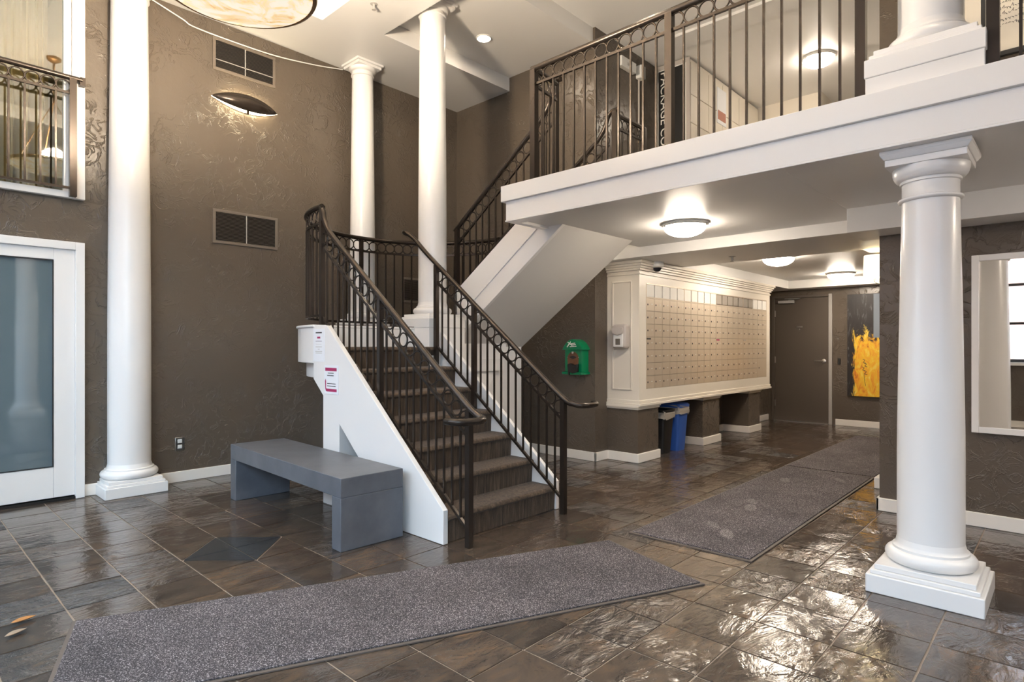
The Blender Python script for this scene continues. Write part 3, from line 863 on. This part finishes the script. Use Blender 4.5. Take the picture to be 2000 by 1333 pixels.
# ================================================================== CEILING FITTINGS
def downlight(x, y, z, label, grp=None):
    t = thing('recessed_downlight', label, 'lamp', (x, y, z), grp)
    obj('trim_ring', MB().tube([(x + .078 * math.cos(a), y + .078 * math.sin(a), z - .002) for a in [2 * PI * i / 32 for i in range(32)]], .010, 6, closed=True), M_white, t)
    obj('lens', MB().lathe([(.07, z - .006), (.072, z - .001)], x, y, 32), M_can, t)
downlight(4.62, 4.75, 4.70, 'round recessed downlight in the white ceiling left of the mezzanine')
for (x, y, z, w_) in ((3.35, 2.6, ZC, 'between the chandelier and the mezzanine'), (3.35, .4, ZC, 'before the upper column'), (-.6, 4.6, ZC, 'by the windows near the glass door'), (-.6, 1.5, ZC, 'by the windows left of the camera'),
                   (4.6, .2, ZU, 'over the mezzanine beside the upper column'), (4.6, 2.9, ZU, 'over the mezzanine at the stair head'), (3.35, -2.2, ZC, 'behind the camera near the mezzanine'), (-.6, -2, ZC, 'by the windows behind the camera')):
    downlight(x, y, z, 'added unseen ceiling downlight ' + w_, 'added downlights beyond the frame')  # unseen lamps added for floor highlights and warmer overhead light
def dome(x, y, z, label, R=.188, m=M_warm):
    t = thing('flush_dome_light', label, 'lamp', (x, y, z), 'frosted dome ceiling lights')
    obj('base_ring', MB().lathe([(R * 1.0, z), (R * 1.04, z - .012), (R * .98, z - .03), (R * .9, z - .032)], x, y, 40), M_plaswhite, t)
    p = [(R * .93 * math.cos(a) + .001, z - .028 - .088 * math.sin(a)) for a in [PI / 2 * i / 10 for i in range(11)]]
    obj('glass_dome', MB().lathe(p, x, y, 40), m, t, ang=60)
    for k in range(3):
        a = 2 * PI * k / 3 + .5
        obj('clip', MB().box(x + R * math.cos(a) - .008, x + R * math.cos(a) + .008, y + R * math.sin(a) - .008, y + R * math.sin(a) + .008, z - .045, z - .02), M_steel, t)
dome(4.75, 2.42, 2.345, 'frosted dome light under the mezzanine, nearest the fascia')
dome(7.45, 2.58, 2.37, 'frosted dome light in the ceiling recess above the mailboxes, partly hidden by the beam')
dome(9.75, 2.49, 2.37, 'frosted dome light in the ceiling recess near the grey door')
dome(8.0, 2.29, ZU, 'frosted dome light on the upper ceiling beyond the mezzanine rail', m=M_warmup)
dome(4.4, -1.2, 2.345, 'unseen frosted dome light added under the mezzanine just beyond the wall mirror')  # this and the next are unseen lamps added for warm light here
dome(4.4, -3.4, 2.345, 'unseen frosted dome light added under the mezzanine farthest from the stairs')
def sprinkler(x, y, z, label, m=M_steel):
    t = thing('sprinkler_head', label, 'sprinkler', (x, y, z))
    obj('escutcheon', MB().lathe([(.022, z - .006), (.034, z - .003), (.036, z)], x, y, 20), m, t)
    obj('body', MB().lathe([(.004, z - .05), (.011, z - .042), (.011, z - .02), (.014, z - .005)], x, y, 12), m, t)
    obj('deflector', MB().lathe([(.020, z - .056), (.021, z - .052)], x, y, 16), m, t)
sprinkler(3.24, 4.82, ZC, 'small metal sprinkler head on the white ceiling above the stairs', M_greyp)
sprinkler(6.2, 2.62, 2.24, 'small sprinkler head on the low beam right of the dome camera', M_greyp)
t = thing('smoke_detector', 'small grey detector on the upper ceiling behind the mezzanine rail', 'detector', (8.13, 1.86, ZU))
obj('body', MB().lathe([(.03, ZU - .065), (.05, ZU - .06), (.06, ZU - .03), (.07, ZU - .025), (.07, ZU)], 8.13, 1.86, 24), M_greyp, t)
obj('sensor', MB().lathe([(.012, ZU - .10), (.02, ZU - .09), (.02, ZU - .06)], 8.13, 1.86, 16), M_greyp, t)
cxm, cym = 6.05, 3.42
t = thing('security_camera', 'white dome security camera under the low ceiling at the mailbox corner', 'camera', (cxm, cym, 2.24))
obj('housing', MB().lathe([(.055, 2.175), (.072, 2.185), (.075, 2.24)], cxm, cym, 28), M_plaswhite, t)
obj('smoked_dome', MB().lathe([(.048 * math.cos(a) + .001, 2.178 - .05 * math.sin(a)) for a in [PI / 2 * i / 8 for i in range(9)]], cxm, cym, 24), mat('smoked_dome', (.02, .02, .025), .06), t, ang=60)

# ================================================================== MAILBOX WALL
CX0, CX1, CY = 5.77, 9.66, 3.48
t = thing('mailbox_cabinet', 'cream wall cabinet framing the mailboxes, carried on three dark pilasters', 'cabinet', (7.7, CY, 0))
MX0, MX1, MZ0, MZ1 = 5.915, 9.52, .812, 2.0
b = MB()
yslab(b, CY, CY + .06, CX0, CX1, .68, 2.18, [(MX0, MX1, MZ0, MZ1)])
b.box(CX0, CX1, CY + .06, YS, .68, .72).box(CX0, CX0 + .03, CY + .06, YS, .72, 2.18).box(CX1 - .03, CX1, CY + .06, YS, .72, 2.18).box(CX0, CX1, CY + .06, YS, 2.14, 2.18)
obj('case', b, M_cream, t)
cr = MB()
for k, (z0, z1, o_) in enumerate(((2.085, 2.105, .012), (2.13, 2.155, .022), (2.155, 2.18, .036), (2.18, 2.205, .052), (2.205, 2.24, .068))):
    cr.box(CX0 - o_, CX1 + o_, CY - o_, YS, z0, z1)
obj('crown_moulding', cr, M_cream, t, .004)
lm_ = MB()
for z0, z1, o_ in ((.655, .69, .010), (.625, .655, .022)):
    lm_.box(CX0 - o_, CX1 + o_, CY - o_, YS, z0, z1)
obj('bottom_moulding', lm_, M_cream, t, .004)
# side panel on the left face
sp_ = MB().box(CX0 - .012, CX0, 3.57, 3.585, .80, 2.02).box(CX0 - .012, CX0, 3.815, 3.83, .80, 2.02).box(CX0 - .012, CX0, 3.585, 3.815, 2.005, 2.02).box(CX0 - .012, CX0, 3.585, 3.815, .80, .815)
obj('side_panel', sp_, M_cream, t, .003)
for (a, b_, yf) in ((5.77, 6.22, 3.50), (7.36, 7.86, 3.50), (8.87, 9.30, 3.50)):
    pz = obj('pilaster', MB().box(a, b_, yf, YS, 0, .60), M_wall, t)
    obj('pilaster_cap', MB().box(a - .012, b_ + .012, yf - .012, YS, .585, .605).box(a - .024, b_ + .024, yf - .024, YS, .605, .63), M_cream, pz, .004)
    obj('pilaster_base', MB().box(a - .02, b_ + .02, yf - .02, YS, 0, BH), M_base, pz, .005)
# mailbox units
SW = (MX1 - MX0) / 4; CW = SW / 5; RH = (1.832 - MZ0) / 7
door_me = mesh_only(MB().box(.002, CW - .002, -.012, 0, .0025, RH - .0025), M_mail)
lock_me = mesh_only(MB().box(-.006, .006, -.004, 0, -.009, .009), M_ink)
num_me = mesh_only(MB().box(-.016, .016, -.0015, 0, -.004, .004), M_label)
dir_me = mesh_only(MB().box(.010, CW - .010, -.012, 0, .012, .150), M_label)
dir2_me = mesh_only(MB().box(.014, CW - .014, -.012, 0, .020, .140), mat('grey_name_card', (.34, .30, .25), .5))
names = ('first mailbox unit from the left, with a black label on its fourth row', 'second mailbox unit from the left', 'third mailbox unit from the left', 'mailbox unit nearest the grey door, with a large parcel door at its foot')
for k in range(4):
    x0 = MX0 + k * SW
    u = thing('mailbox_unit', names[k], 'mailboxes', (x0 + SW / 2, CY, MZ0), 'metal mailbox units')
    obj('body', MB().box(x0 + .002, x0 + SW - .002, CY + .012, CY + .35, MZ0, MZ1), M_mailedge, u)
    obj('unit_frame', MB().box(x0, x0 + .006, CY - .003, CY + .012, MZ0, MZ1).box(x0 + SW - .006, x0 + SW, CY - .003, CY + .012, MZ0, MZ1)
        .box(x0 + .006, x0 + SW - .006, CY - .001, CY + .012, 1.832, 1.846).box(x0 + .006, x0 + SW - .006, CY - .001, CY + .012, MZ1 - .012, MZ1), M_mail, u)
    for c in range(5):
        xx = x0 + c * CW
        piece('name_card', dir_me if k < 2 or (k == 3 and c > 1) else dir2_me, (xx, CY + .010, MZ1 - .165), u)
        for r in range(7):
            if k == 3 and c > 2 and r < 2:
                continue
            zz = MZ0 + r * RH
            dd = piece('mailbox_door', door_me, (xx, CY + .012, zz), u)
            for nm, me_, px_, pz_ in (('lock', lock_me, .035, RH * .5), ('number_plate', num_me, CW - .055, RH * .55)):
                q = bpy.data.objects.new(nm, me_); C.objects.link(q); q.parent = dd; q.location = (px_, -.012, pz_)
    if k == 3:
        pd = obj('parcel_door', MB().box(x0 + 3 * CW + .002, x0 + 5 * CW - .004, CY, CY + .012, MZ0 + .003, MZ0 + 2 * RH - .003), M_mail, u)
        obj('lock', MB().box(x0 + 3 * CW + .05, x0 + 3 * CW + .064, CY - .004, CY, MZ0 + RH - .01, MZ0 + RH + .01), M_ink, pd)
    obj('unit_label', MB().box(x0 + .012, x0 + .10, CY - .003, CY + .001, MZ0 + 4 * RH - .030, MZ0 + 4 * RH - .012), (M_ink, M_plasgrey, M_red, M_plasgrey)[k], u)

# dispenser on the cabinet side
t = thing('hand_sanitizer_dispenser', 'white hand sanitizer dispenser on the left side of the mailbox cabinet', 'dispenser', (5.76, 3.735, 1.4))
b = MB(); b.box(5.665, 5.768, 3.59, 3.77, 1.265, 1.535)
obj('body', b, M_plasgrey, t, .03, seg=4)
obj('front_cover', MB().box(5.650, 5.668, 3.617, 3.745, 1.28, 1.47), M_plaswhite, t, .008)
obj('push_bar', MB().prism([(5.655, 3.61, 1.50), (5.655, 3.752, 1.50), (5.655, 3.752, 1.43), (5.655, 3.68, 1.408), (5.655, 3.61, 1.43)], (-.02, 0, 0)), M_plasgrey, t, .006)
obj('level_window', MB().box(5.645, 5.652, 3.65, 3.71, 1.305, 1.375), mat('grey_window', (.16, .14, .12), .2), t, .003)

# green waste-bag box on stair wall
t = thing('bag_dispenser', 'green house-shaped bag dispenser on the brown wall under the stairs', 'dispenser', (5.45, 4.15, .97))
ya, yb, xf = 3.99, 4.225, 5.40
obj('case', MB().box(xf, XS, ya, yb, 1.0, 1.25), M_green, t, .003)
pr = [(xf - .02, ya - .025, 1.25)]
for i in range(9):
    a = PI * i / 8; pr.append((xf - .02, (ya + yb) / 2 - .140 * math.cos(a) * (1 - .18 * math.sin(a)), 1.255 + .115 * math.sin(a) ** 1.25))
pr.append((xf - .02, yb + .025, 1.25))
obj('roof', MB().prism(pr, (.15, 0, 0)), M_green, t, .003)
obj('base_shelf', MB().box(xf - .035, XS, ya - .02, yb + .02, .972, 1.0), M_green, t, .003)
ar = [(xf - .002, ya + .05, 1.0)] + [(xf - .002, (ya + yb) / 2 - .078 * math.cos(PI * i / 8), 1.15 + .078 * math.sin(PI * i / 8)) for i in range(9)] + [(xf - .002, yb - .05, 1.0)]
obj('arched_panel', MB().prism(ar, (-.004, 0, 0)), M_rust, t)
ym = (ya + yb) / 2
obj('slot', MB().prism([(xf - .006, ym - .05, 1.165), (xf - .006, ym, 1.185), (xf - .006, ym + .05, 1.165), (xf - .006, ym, 1.145)], (-.003, 0, 0)), M_ink, t)
obj('slot_plate', MB().prism([(xf - .005, ym - .085, 1.165), (xf - .005, ym, 1.195), (xf - .005, ym + .085, 1.165), (xf - .005, ym, 1.137)], (-.001, 0, 0)), M_label, t)
obj('knob', MB().box(xf - .018, xf - .004, ym - .012, ym + .012, 1.205, 1.23), M_steel, t, .004)
bagm = MB().prism([(xf - .012, ym - .085, 1.0), (xf - .012, ym - .09, 1.09), (xf - .012, ym - .04, 1.08), (xf - .012, ym + .01, 1.10), (xf - .012, ym + .05, 1.085), (xf - .012, ym + .04, .97), (xf - .012, ym + .025, .965), (xf - .012, ym + .02, 1.0), (xf - .012, ym - .02, .985)], (-.035, 0, 0))
obj('black_bag', bagm, M_black, t, .004)
for (a0, b0, a1, b1) in ((.07, 1.28, .02, 1.34), (.05, 1.31, -.04, 1.325), (.03, 1.285, -.06, 1.29), (.06, 1.335, .0, 1.30), (.01, 1.30, -.05, 1.31)):
    obj('lettering', MB().tube([(xf - .023, ym + a0, b0), (xf - .023, ym + a1, b1)], .006, 5), M_label, t)

# bins
def bin_(x0, x1, y0, y1, h, m, liner, label, rimm):
    t = thing('waste_bin', label, 'bin', ((x0 + x1) / 2, (y0 + y1) / 2, 0))
    tx, ty = .028, .035
    def sq(i, z, e=0):
        k = 1 - i
        xa, xb, yc, yd = x0 + tx * k - e, x1 - tx * k + e, y0 + ty * k - e, y1 - ty * k + e
        r = .03; out = []
        for (cx, cy, a0) in ((xb - r, yc + r, -PI / 2), (xb - r, yd - r, 0), (xa + r, yd - r, PI / 2), (xa + r, yc + r, PI)):
            for q in range(4):
                a = a0 + PI / 2 * q / 3; out.append((cx + r * math.cos(a), cy + r * math.sin(a), z))
        return out
    def loft(levels, capt=True, capb=True):
        mb = MB(); v = [p for l in levels for p in l]; f = []
        for i in range(len(levels) - 1):
            for k in range(16): f.append((i * 16 + k, i * 16 + (k + 1) % 16, (i + 1) * 16 + (k + 1) % 16, (i + 1) * 16 + k))
        if capb: f.append(tuple(range(16))[::-1])
        if capt: f.append(tuple((len(levels) - 1) * 16 + k for k in range(16)))
        return mb.add(v, f)
    obj('body', loft([sq(0, 0), sq(1, h)], capt=False), m, t)
    obj('inside', loft([sq(.98, h - .12, -.006), sq(.98, h - .118, -.006)]), M_dark, t)
    lv = []
    for i in range(7):
        z = h - .10 + .10 * i / 6
        ring = sq(1, z, .008)
        lv.append([(x + random.uniform(-.008, .008), y + random.uniform(-.008, .008), zz + (random.uniform(-.02, .02) if i in (0, 6) else 0)) for x, y, zz in ring])
    if liner: obj('bin_liner', loft(lv, False, False), M_liner, t)
    obj('rim', loft([sq(1, h - .02, .010), sq(1, h + .012, .012), sq(1, h + .012, -.004), sq(1, h - .02, -.004)], False, False), rimm, t)
    if m is M_blue:
        obj('lid', loft([sq(1, h + .012, .006), sq(1, h + .028, .0), sq(1, h + .034, -.02)]), rimm, t)
bin_(6.40, 6.65, 3.52, 3.86, .52, M_black, True, 'black waste bin with a clear liner under the mailbox cabinet', M_black)
bin_(6.72, 6.98, 3.50, 3.86, .555, M_blue, True, 'blue recycling bin under the mailbox cabinet, beside the black one', M_blue)

# ================================================================== BACK DOOR, PAINTING, SCONCE
d2 = struct('door_2', MB().box(10.765, 10.81, 2.925, 3.785, .012, 2.105), M_doorgrey, bevel=.002)
obj('door_frame', MB().box(10.73, 10.80, 3.785, 3.83, 0, 2.15).box(10.73, 10.80, 2.925, 3.785, 2.108, 2.15), M_doorgrey, d2, .002)
obj('strike_jamb', MB().box(10.73, 10.80, 2.87, 2.922, 0, 2.15), M_greyp, d2, .002)
obj('threshold', MB().box(10.70, 10.80, 2.925, 3.785, 0, .014), M_steel, d2)
obj('light_stop_back', MB().box(10.81, 10.88, 2.85, 3.86, 0, 2.16), M_doorgrey, d2)  # unseen slab added behind the door to stop sky light leaking in
h = obj('door_handle', MB().lathe([(.032, 0), (.034, .008), (.012, .012), (.012, .045)], 0, 0, 20), M_steel, d2)
h.matrix_parent_inverse = Matrix.Identity(4); h.location = (10.765, 3.0, 1.04); h.rotation_euler = (0, -PI / 2, 0)
obj('lever', MB().tube([(10.72, 3.0, 1.04), (10.715, 3.06, 1.04), (10.72, 3.13, 1.035)], .009, 8), M_steel, d2)
obj('door_closer', MB().box(10.71, 10.765, 3.46, 3.72, 2.02, 2.07), M_greyp, d2, .005)
obj('closer_arm', MB().tube([(10.73, 3.55, 2.075), (10.70, 3.35, 2.09), (10.75, 3.62, 2.10)], .006, 6), M_greyp, d2)
for z in (.3, 1.05, 1.85): obj('hinge', MB().box(10.745, 10.768, 3.775, 3.795, z - .055, z + .055), M_steel, d2)
obj('door_sign', MB().box(10.758, 10.765, 3.33, 3.43, 1.60, 1.625).box(10.758, 10.765, 3.37, 3.39, 1.56, 1.585), M_steel, d2)
t = thing('key_reader', 'small black key reader on the wall right of the grey door', 'reader', (10.74, 2.765, 1.04))
obj('body', MB().box(10.725, 10.75, 2.745, 2.785, .99, 1.09), M_black, t, .008)
t = thing('abstract_painting', 'tall abstract painting in black and burning yellow on the corridor end wall', 'painting', (10.73, 2.25, .49))
obj('canvas', MB().box(10.71, 10.75, 1.85, 2.64, .49, 2.115), M_art, t, .002)
obj('grey_strip', MB().box(10.706, 10.71, 1.95, 2.27, 1.42, 2.11), mat('pale_blue_paint', (.20, .235, .285), .6), t)
for k, (y, z) in enumerate(((2.42, 1.08), (2.40, 1.02), (2.43, .96), (2.40, .90))):
    obj('brush_mark', MB().tube(curve_pts([(10.709, y, z), (10.709, y - .03, z - .015), (10.709, y - .01, z - .05), (10.709, y - .045, z - .06)], 4), .004, 5), M_ink, t)
obj('brush_mark', MB().tube(curve_pts([(10.709, 2.40, .86), (10.709, 2.395, .76), (10.709, 2.38, .66)], 4), .003, 5), M_ink, t)
t = thing('wall_sconce', 'wall lamp with a square cream shade at the corridor corner', 'lamp', (6.7, 1.36, 2.0))
sx0, sx1 = 6.70, 6.90
shx = 6.78; shy = 1.42
b = MB(); n = 28
for (r0, r1, z0, z1) in ((.105, .10, 1.97, 2.19),):
    v = [(shx + r0 * math.cos(2 * PI * i / n), shy + r0 * math.sin(2 * PI * i / n), z0) for i in range(n)] + [(shx + r1 * math.cos(2 * PI * i / n), shy + r1 * math.sin(2 * PI * i / n), z1) for i in range(n)]
    b.add(v, [(i, (i + 1) % n, n + (i + 1) % n, n + i) for i in range(n)])
obj('lamp_shade', b, M_shade, t)
obj('bulb', MB().lathe([(.01, 2.0), (.03, 2.05), (.03, 2.10), (.008, 2.14)], shx, shy, 16), mat('bulb', (1, 1, 1), .3, emit=(1, .82, .55), es=60), t)
obj('arm', MB().tube(curve_pts([(shx, shy, 2.0), (shx, shy, 1.93), (shx, 1.33, 1.90), (shx, 1.22, 1.93), (shx, 1.12, 1.93)]), .008, 8), M_steel, t)
obj('wall_plate', MB().box(shx - .05, shx + .05, 1.11, 1.13, 1.87, 1.99), M_steel, t, .004)

# mirror
t = thing('wall_mirror', 'large mirror in a white frame on the blue-grey wall behind the right column', 'mirror', (5.42, 0, .67))
my0, my1, mz0, mz1, fw = -.45, .529, .675, 1.945, .042
b = MB().box(5.400, 5.43, my1 - fw, my1, mz0, mz1).box(5.400, 5.43, my0, my0 + fw, mz0, mz1).box(5.400, 5.43, my0 + fw, my1 - fw, mz1 - fw, mz1).box(5.400, 5.43, my0 + fw, my1 - fw, mz0, mz0 + fw)
obj('frame', b, M_white, t, .002)
obj('mirror_glass', MB().box(5.414, 5.42, my0 + fw, my1 - fw, mz0 + fw, mz1 - fw), M_mirror, t)

# ================================================================== UPPER LEVEL
t = thing('parcel_locker', 'cream bank of parcel lockers with a black end panel on the mezzanine', 'lockers', (8, 3.65, ZM))
obj('case', MB().box(6.87, 9.09, 3.44, 3.89, ZM, 4.845), M_cream, t, .01)
obj('end_frame', MB().box(6.85, 6.87, 3.425, 3.895, ZM, 4.855), M_plasgrey, t, .01)
obj('end_trim', MB().box(6.843, 6.85, 3.47, 3.86, ZM + .03, 4.79), M_label, t, .004)
obj('end_panel', MB().box(6.838, 6.845, 3.482, 3.848, ZM + .045, 4.777), M_black, t, .004)
text('lettering', 'PACKAGE CO', .15, (6.834, 3.765, 4.29), Matrix(((0, 0, -1), (0, -1, 0), (-1, 0, 0))).to_euler(), M_label, t)
ld = 0
rows_ = [2.63, 3.05, 3.40, 3.60, 3.85, 4.05, 4.40, 4.80]
cols_ = [6.88, 7.38, 7.80, 8.35, 9.05]
for a, b_ in zip(cols_, cols_[1:]):
    for c, d_ in zip(rows_, rows_[1:]):
        obj('locker_door', MB().box(a + .006, b_ - .006, 3.428, 3.441, c + .006, d_ - .006), M_cream, t)
obj('notice', MB().box(7.62, 7.90, 3.420, 3.428, 4.25, 4.72), M_paper, t)
obj('notice_band', MB().box(7.64, 7.88, 3.417, 3.421, 4.30, 4.42), mat('dull_red_print', (.45, .2, .15), .6), t)
obj('keypad', MB().box(7.55, 7.95, 3.415, 3.428, 3.55, 3.80), M_ink, t)
# exit light / holder on upper wall
t = thing('emergency_light', 'small white emergency light box on the dark wall at the head of the stairs', 'lamp', (6.2, 3.9, 4.6))
obj('housing', MB().box(5.98, 6.30, 3.84, 3.90, 4.58, 4.70), M_plaswhite, t, .006)
obj('lamp_head', MB().box(6.38, 6.48, 3.82, 3.90, 4.56, 4.72), M_plaswhite, t, .01)
obj('conduit', MB().tube([(6.43, 3.885, 4.57), (6.43, 3.885, 2.65)], .012, 8), M_plasgrey, t)
obj('test_button', MB().lathe([(.012, 0), (.012, .004)], 0, 0, 12).__class__().box(6.10, 6.13, 3.834, 3.842, 4.62, 4.65), M_greyp, t)
# framed print beside upper column
t = thing('framed_print', 'framed cream print with black lettering on the mezzanine wall behind the right rail', 'picture', (5.40, 0, 3.3))
obj('frame', MB().box(5.395, 5.43, -.55, .47, 3.33, 3.36).box(5.395, 5.43, .45, .47, 3.36, 4.4).box(5.395, 5.43, -.55, -.53, 3.36, 4.4).box(5.395, 5.43, -.55, .47, 4.38, 4.4), M_ink, t)
obj('print', MB().box(5.405, 5.425, -.53, .45, 3.36, 4.38), M_cream, t)
r_ = random.Random(3)
for k in range(5):
    z = 3.70 - k * .038
    for q in range(9):
        y = .375 - q * .017
        obj('lettering', MB().tube([(5.403, y, z), (5.403, y - r_.uniform(.004, .014), z + r_.uniform(-.02, .02)), (5.403, y - .010, z - r_.uniform(0, .012))], .0016, 4), M_ink, t)
obj_ = obj('casing', MB().box(5.40, 5.43, .475, .93, ZM, 4.8), M_cream); tag(obj_, 'plain cream wall panel behind the upper column', 'panel')

# ================================================================== BENCH, MATS, PAPERS, LEAVES
t = thing('bench', 'grey concrete bench with slab legs beside the staircase', 'bench', (2.27, 4.27, 0))
ang = math.atan2(5.2 - 3.34, 2.075 - 2.003) - PI / 2
def bx_rot(mb_fn, name):
    b = mb_fn; ca, sa = math.cos(ang), math.sin(ang)
    b.v = [(2.003 + x * ca - y * sa, 3.343 + x * sa + y * ca, z) for x, y, z in b.v]
    return obj(name, b, M_bench, t, .004)
BL, BW, BHt = 1.87, .465, .463
bx_rot(MB().box(0, BW, 0, BL, BHt - .125, BHt), 'seat_slab')
bx_rot(MB().box(0, BW, 0, .115, 0, BHt - .125), 'leg')
bx_rot(MB().box(0, BW, BL - .115, BL, 0, BHt - .125), 'leg')

def floor_mat(pts, label):
    t = thing('floor_mat', label, 'mat', (sum(p[0] for p in pts) / 4, sum(p[1] for p in pts) / 4, 0), 'grey entrance mats')
    c = Vector((sum(p[0] for p in pts) / 4, sum(p[1] for p in pts) / 4))
    obj('rubber_border', MB().prism([(p[0], p[1], .001) for p in pts], (0, 0, .006)), M_rubber, t)
    e1 = (Vector(pts[1]) - Vector(pts[0])).normalized() * .018; e2 = (Vector(pts[3]) - Vector(pts[0])).normalized() * .018
    P4 = [Vector(p) for p in pts]
    q = [P4[0] + e1 + e2, P4[1] - e1 + e2, P4[2] - e1 - e2, P4[3] + e1 - e2]
    obj('pile', MB().prism([(p.x, p.y, .007) for p in q], (0, 0, .007)), M_pile, t, .002)
A_ = Vector((3.345, 2.245)); B_ = Vector((3.085, 1.452)); dl = (Vector((.64, 3.42)) - A_)
D_ = B_ + dl; C_ = A_ + dl
floor_mat([tuple(A_), tuple(C_), tuple(D_), tuple(B_)], 'grey speckled floor mat lying askew in the foreground')
floor_mat([(3.575, 2.24), (3.595, 1.40), (6.675, 1.41), (6.665, 2.255)], 'grey speckled floor mat with pale footprints leading down the corridor')
floor_mat([(6.69, 2.26), (6.69, 1.40), (9.6, 1.40), (9.6, 2.26)], 'brownish grey floor mat at the far end of the corridor')
# dusty footprints on the middle mat
M_dust = mat('pale_dust', (.20, .18, .175), .95)
L(M_dust, ramp(M_dust, noise(M_dust, pos(M_dust), 190, 2, .6), [(.42, (.06, .052, .054)), (.55, (.15, .135, .135)), (.68, (.6, .55, .55))]), P(M_dust).inputs['Base Color'])
mt = [o for o in C.objects if o.name.startswith('floor_mat')][1]
for (x, y, a, s_) in ((3.98, 1.72, .5, 1), (4.12, 1.88, .7, .8), (4.75, 1.86, .3, 1), (4.95, 1.92, .5, .8), (5.95, 2.0, .3, 1), (6.3, 1.62, .6, .8)):
    pts = [(x + s_ * (.11 * math.cos(q) * math.cos(a) - .045 * math.sin(q) * math.sin(a)), y + s_ * (.11 * math.cos(q) * math.sin(a) + .045 * math.sin(q) * math.cos(a)), .0135) for q in [2 * PI * i / 14 for i in range(14)]]
    obj('dusty_footprint', MB().prism(pts, (0, 0, .0012)), M_dust, mt, label='pale dusty footprint')
# notices on the stringer
t = thing('paper_notice', 'white paper notice taped to the top of the white stair stringer', 'notice', (2.53, 4.8, 1.2))
obj('sheet', MB().box(2.5325, 2.5345, 4.70, 4.915, 1.17, 1.445).__class__().box(2.531, 2.5345, 4.475, 4.655, 1.165, 1.437), M_paper, t)
ly = [(1.405, .10, .010), (1.365, .05, .016), (1.335, .10, .004), (1.31, .09, .002), (1.287, .10, .005), (1.268, .03, .004), (1.25, .11, .005), (1.236, .10, .004)]
for k, (z, w_, h_) in enumerate(ly):
    obj('lettering', MB().box(2.5302, 2.5312, 4.565 - w_ / 2, 4.565 + w_ / 2, z - h_ / 2, z + h_ / 2), M_red if k == 1 else M_plasgrey if k > 2 else M_ink, t)
t = thing('paper_notice', 'paper notice with crimson bars and arrow taped to the middle of the stair stringer', 'notice', (2.53, 4.38, .95))
obj('sheet', MB().box(2.531, 2.5345, 4.262, 4.475, .905, 1.138), M_paper, t)
obj('crimson_bar', MB().box(2.5302, 2.5312, 4.285, 4.46, 1.092, 1.118), M_red, t)
obj('crimson_bar', MB().box(2.5302, 2.5312, 4.285, 4.44, .925, .948), M_red, t)
obj('crimson_arrow', MB().prism([(2.5302, 4.46, .948), (2.5302, 4.45, .93), (2.5302, 4.435, .925), (2.5302, 4.435, .94), (2.5302, 4.448, .955), (2.5302, 4.448, 1.01), (2.5302, 4.456, 1.028), (2.5302, 4.464, 1.01)], (.001, 0, 0)), M_red, t)
for z, a, b_ in ((1.075, 4.33, 4.42), (1.055, 4.33, 4.43), (.99, 4.30, 4.43), (.97, 4.30, 4.43)):
    obj('lettering', MB().box(2.5302, 2.5312, a, b_, z - .003, z + .003), M_ink, t)
# leaves
def leaf(x, y, a, s, m, label):
    mb = MB(); v = []; f = []; n = 8
    for i in range(n + 1):
        u = i / n; w_ = s * .22 * math.sin(PI * u) ** .8 * (1 - .25 * u) + .0006
        for k, q in enumerate((-1, 0, 1)):
            lx = s * (u - .5); ly = q * w_; lz = .004 + .012 * abs(q) * math.sin(PI * u) + .016 * (u - .5) ** 2 * 2
            v.append((x + lx * math.cos(a) - ly * math.sin(a), y + lx * math.sin(a) + ly * math.cos(a), lz))
    for i in range(n):
        for k in range(2): f.append((i * 3 + k, i * 3 + k + 1, i * 3 + k + 4, i * 3 + k + 3))
    o = obj('dry_leaf', mb.add(v, f), m); tag(o, label, 'leaf'); so = o.modifiers.new('s', 'SOLIDIFY'); so.thickness = .0008
leaf(.486, 3.60, .2, .10, M_leaf, 'orange-brown dry leaf lying on the slate left of the foreground mat')
leaf(.44, 3.46, .4, .09, M_leaf2, 'pale torn leaf lying on the slate nearest the left edge')

# ================================================================== OUTSIDE (seen through the windows in the mirror)
struct('ground', MB().box(-30, WX - .16, -25, 25, -.3, -.15), M_street)
t = thing('building', 'brick apartment building across the street, seen in the mirror', 'building', (-15, 0, -.15))
b = MB(); holes = []
for k in range(-5, 6):
    for z in (1.0, 4.2, 7.4): holes.append((k * 2.6 - .7, k * 2.6 + .7, z, z + 1.9))
obj('facade', xslab(MB(), -16, -15.6, -15, 15, -.15, 7.6 + 2.4, holes), M_brick, t)
wm = mesh_only(MB().box(-15.9, -15.85, -.7, .7, 0, 1.9), mat('dark_window', (.12, .15, .18), .1))
wf_ = mesh_only(MB().box(-15.8, -15.62, -.7, .7, .9, 1.0).box(-15.8, -15.62, -.04, .04, 0, 1.9).box(-15.8, -15.62, -.75, -.66, 0, 1.9).box(-15.8, -15.62, .66, .75, 0, 1.9), M_white)
for (a, b_, z, _) in holes:
    o = piece('window', wm, (0, (a + b_) / 2, z), t)
    q = bpy.data.objects.new('window_frame', wf_); C.objects.link(q); q.parent = o
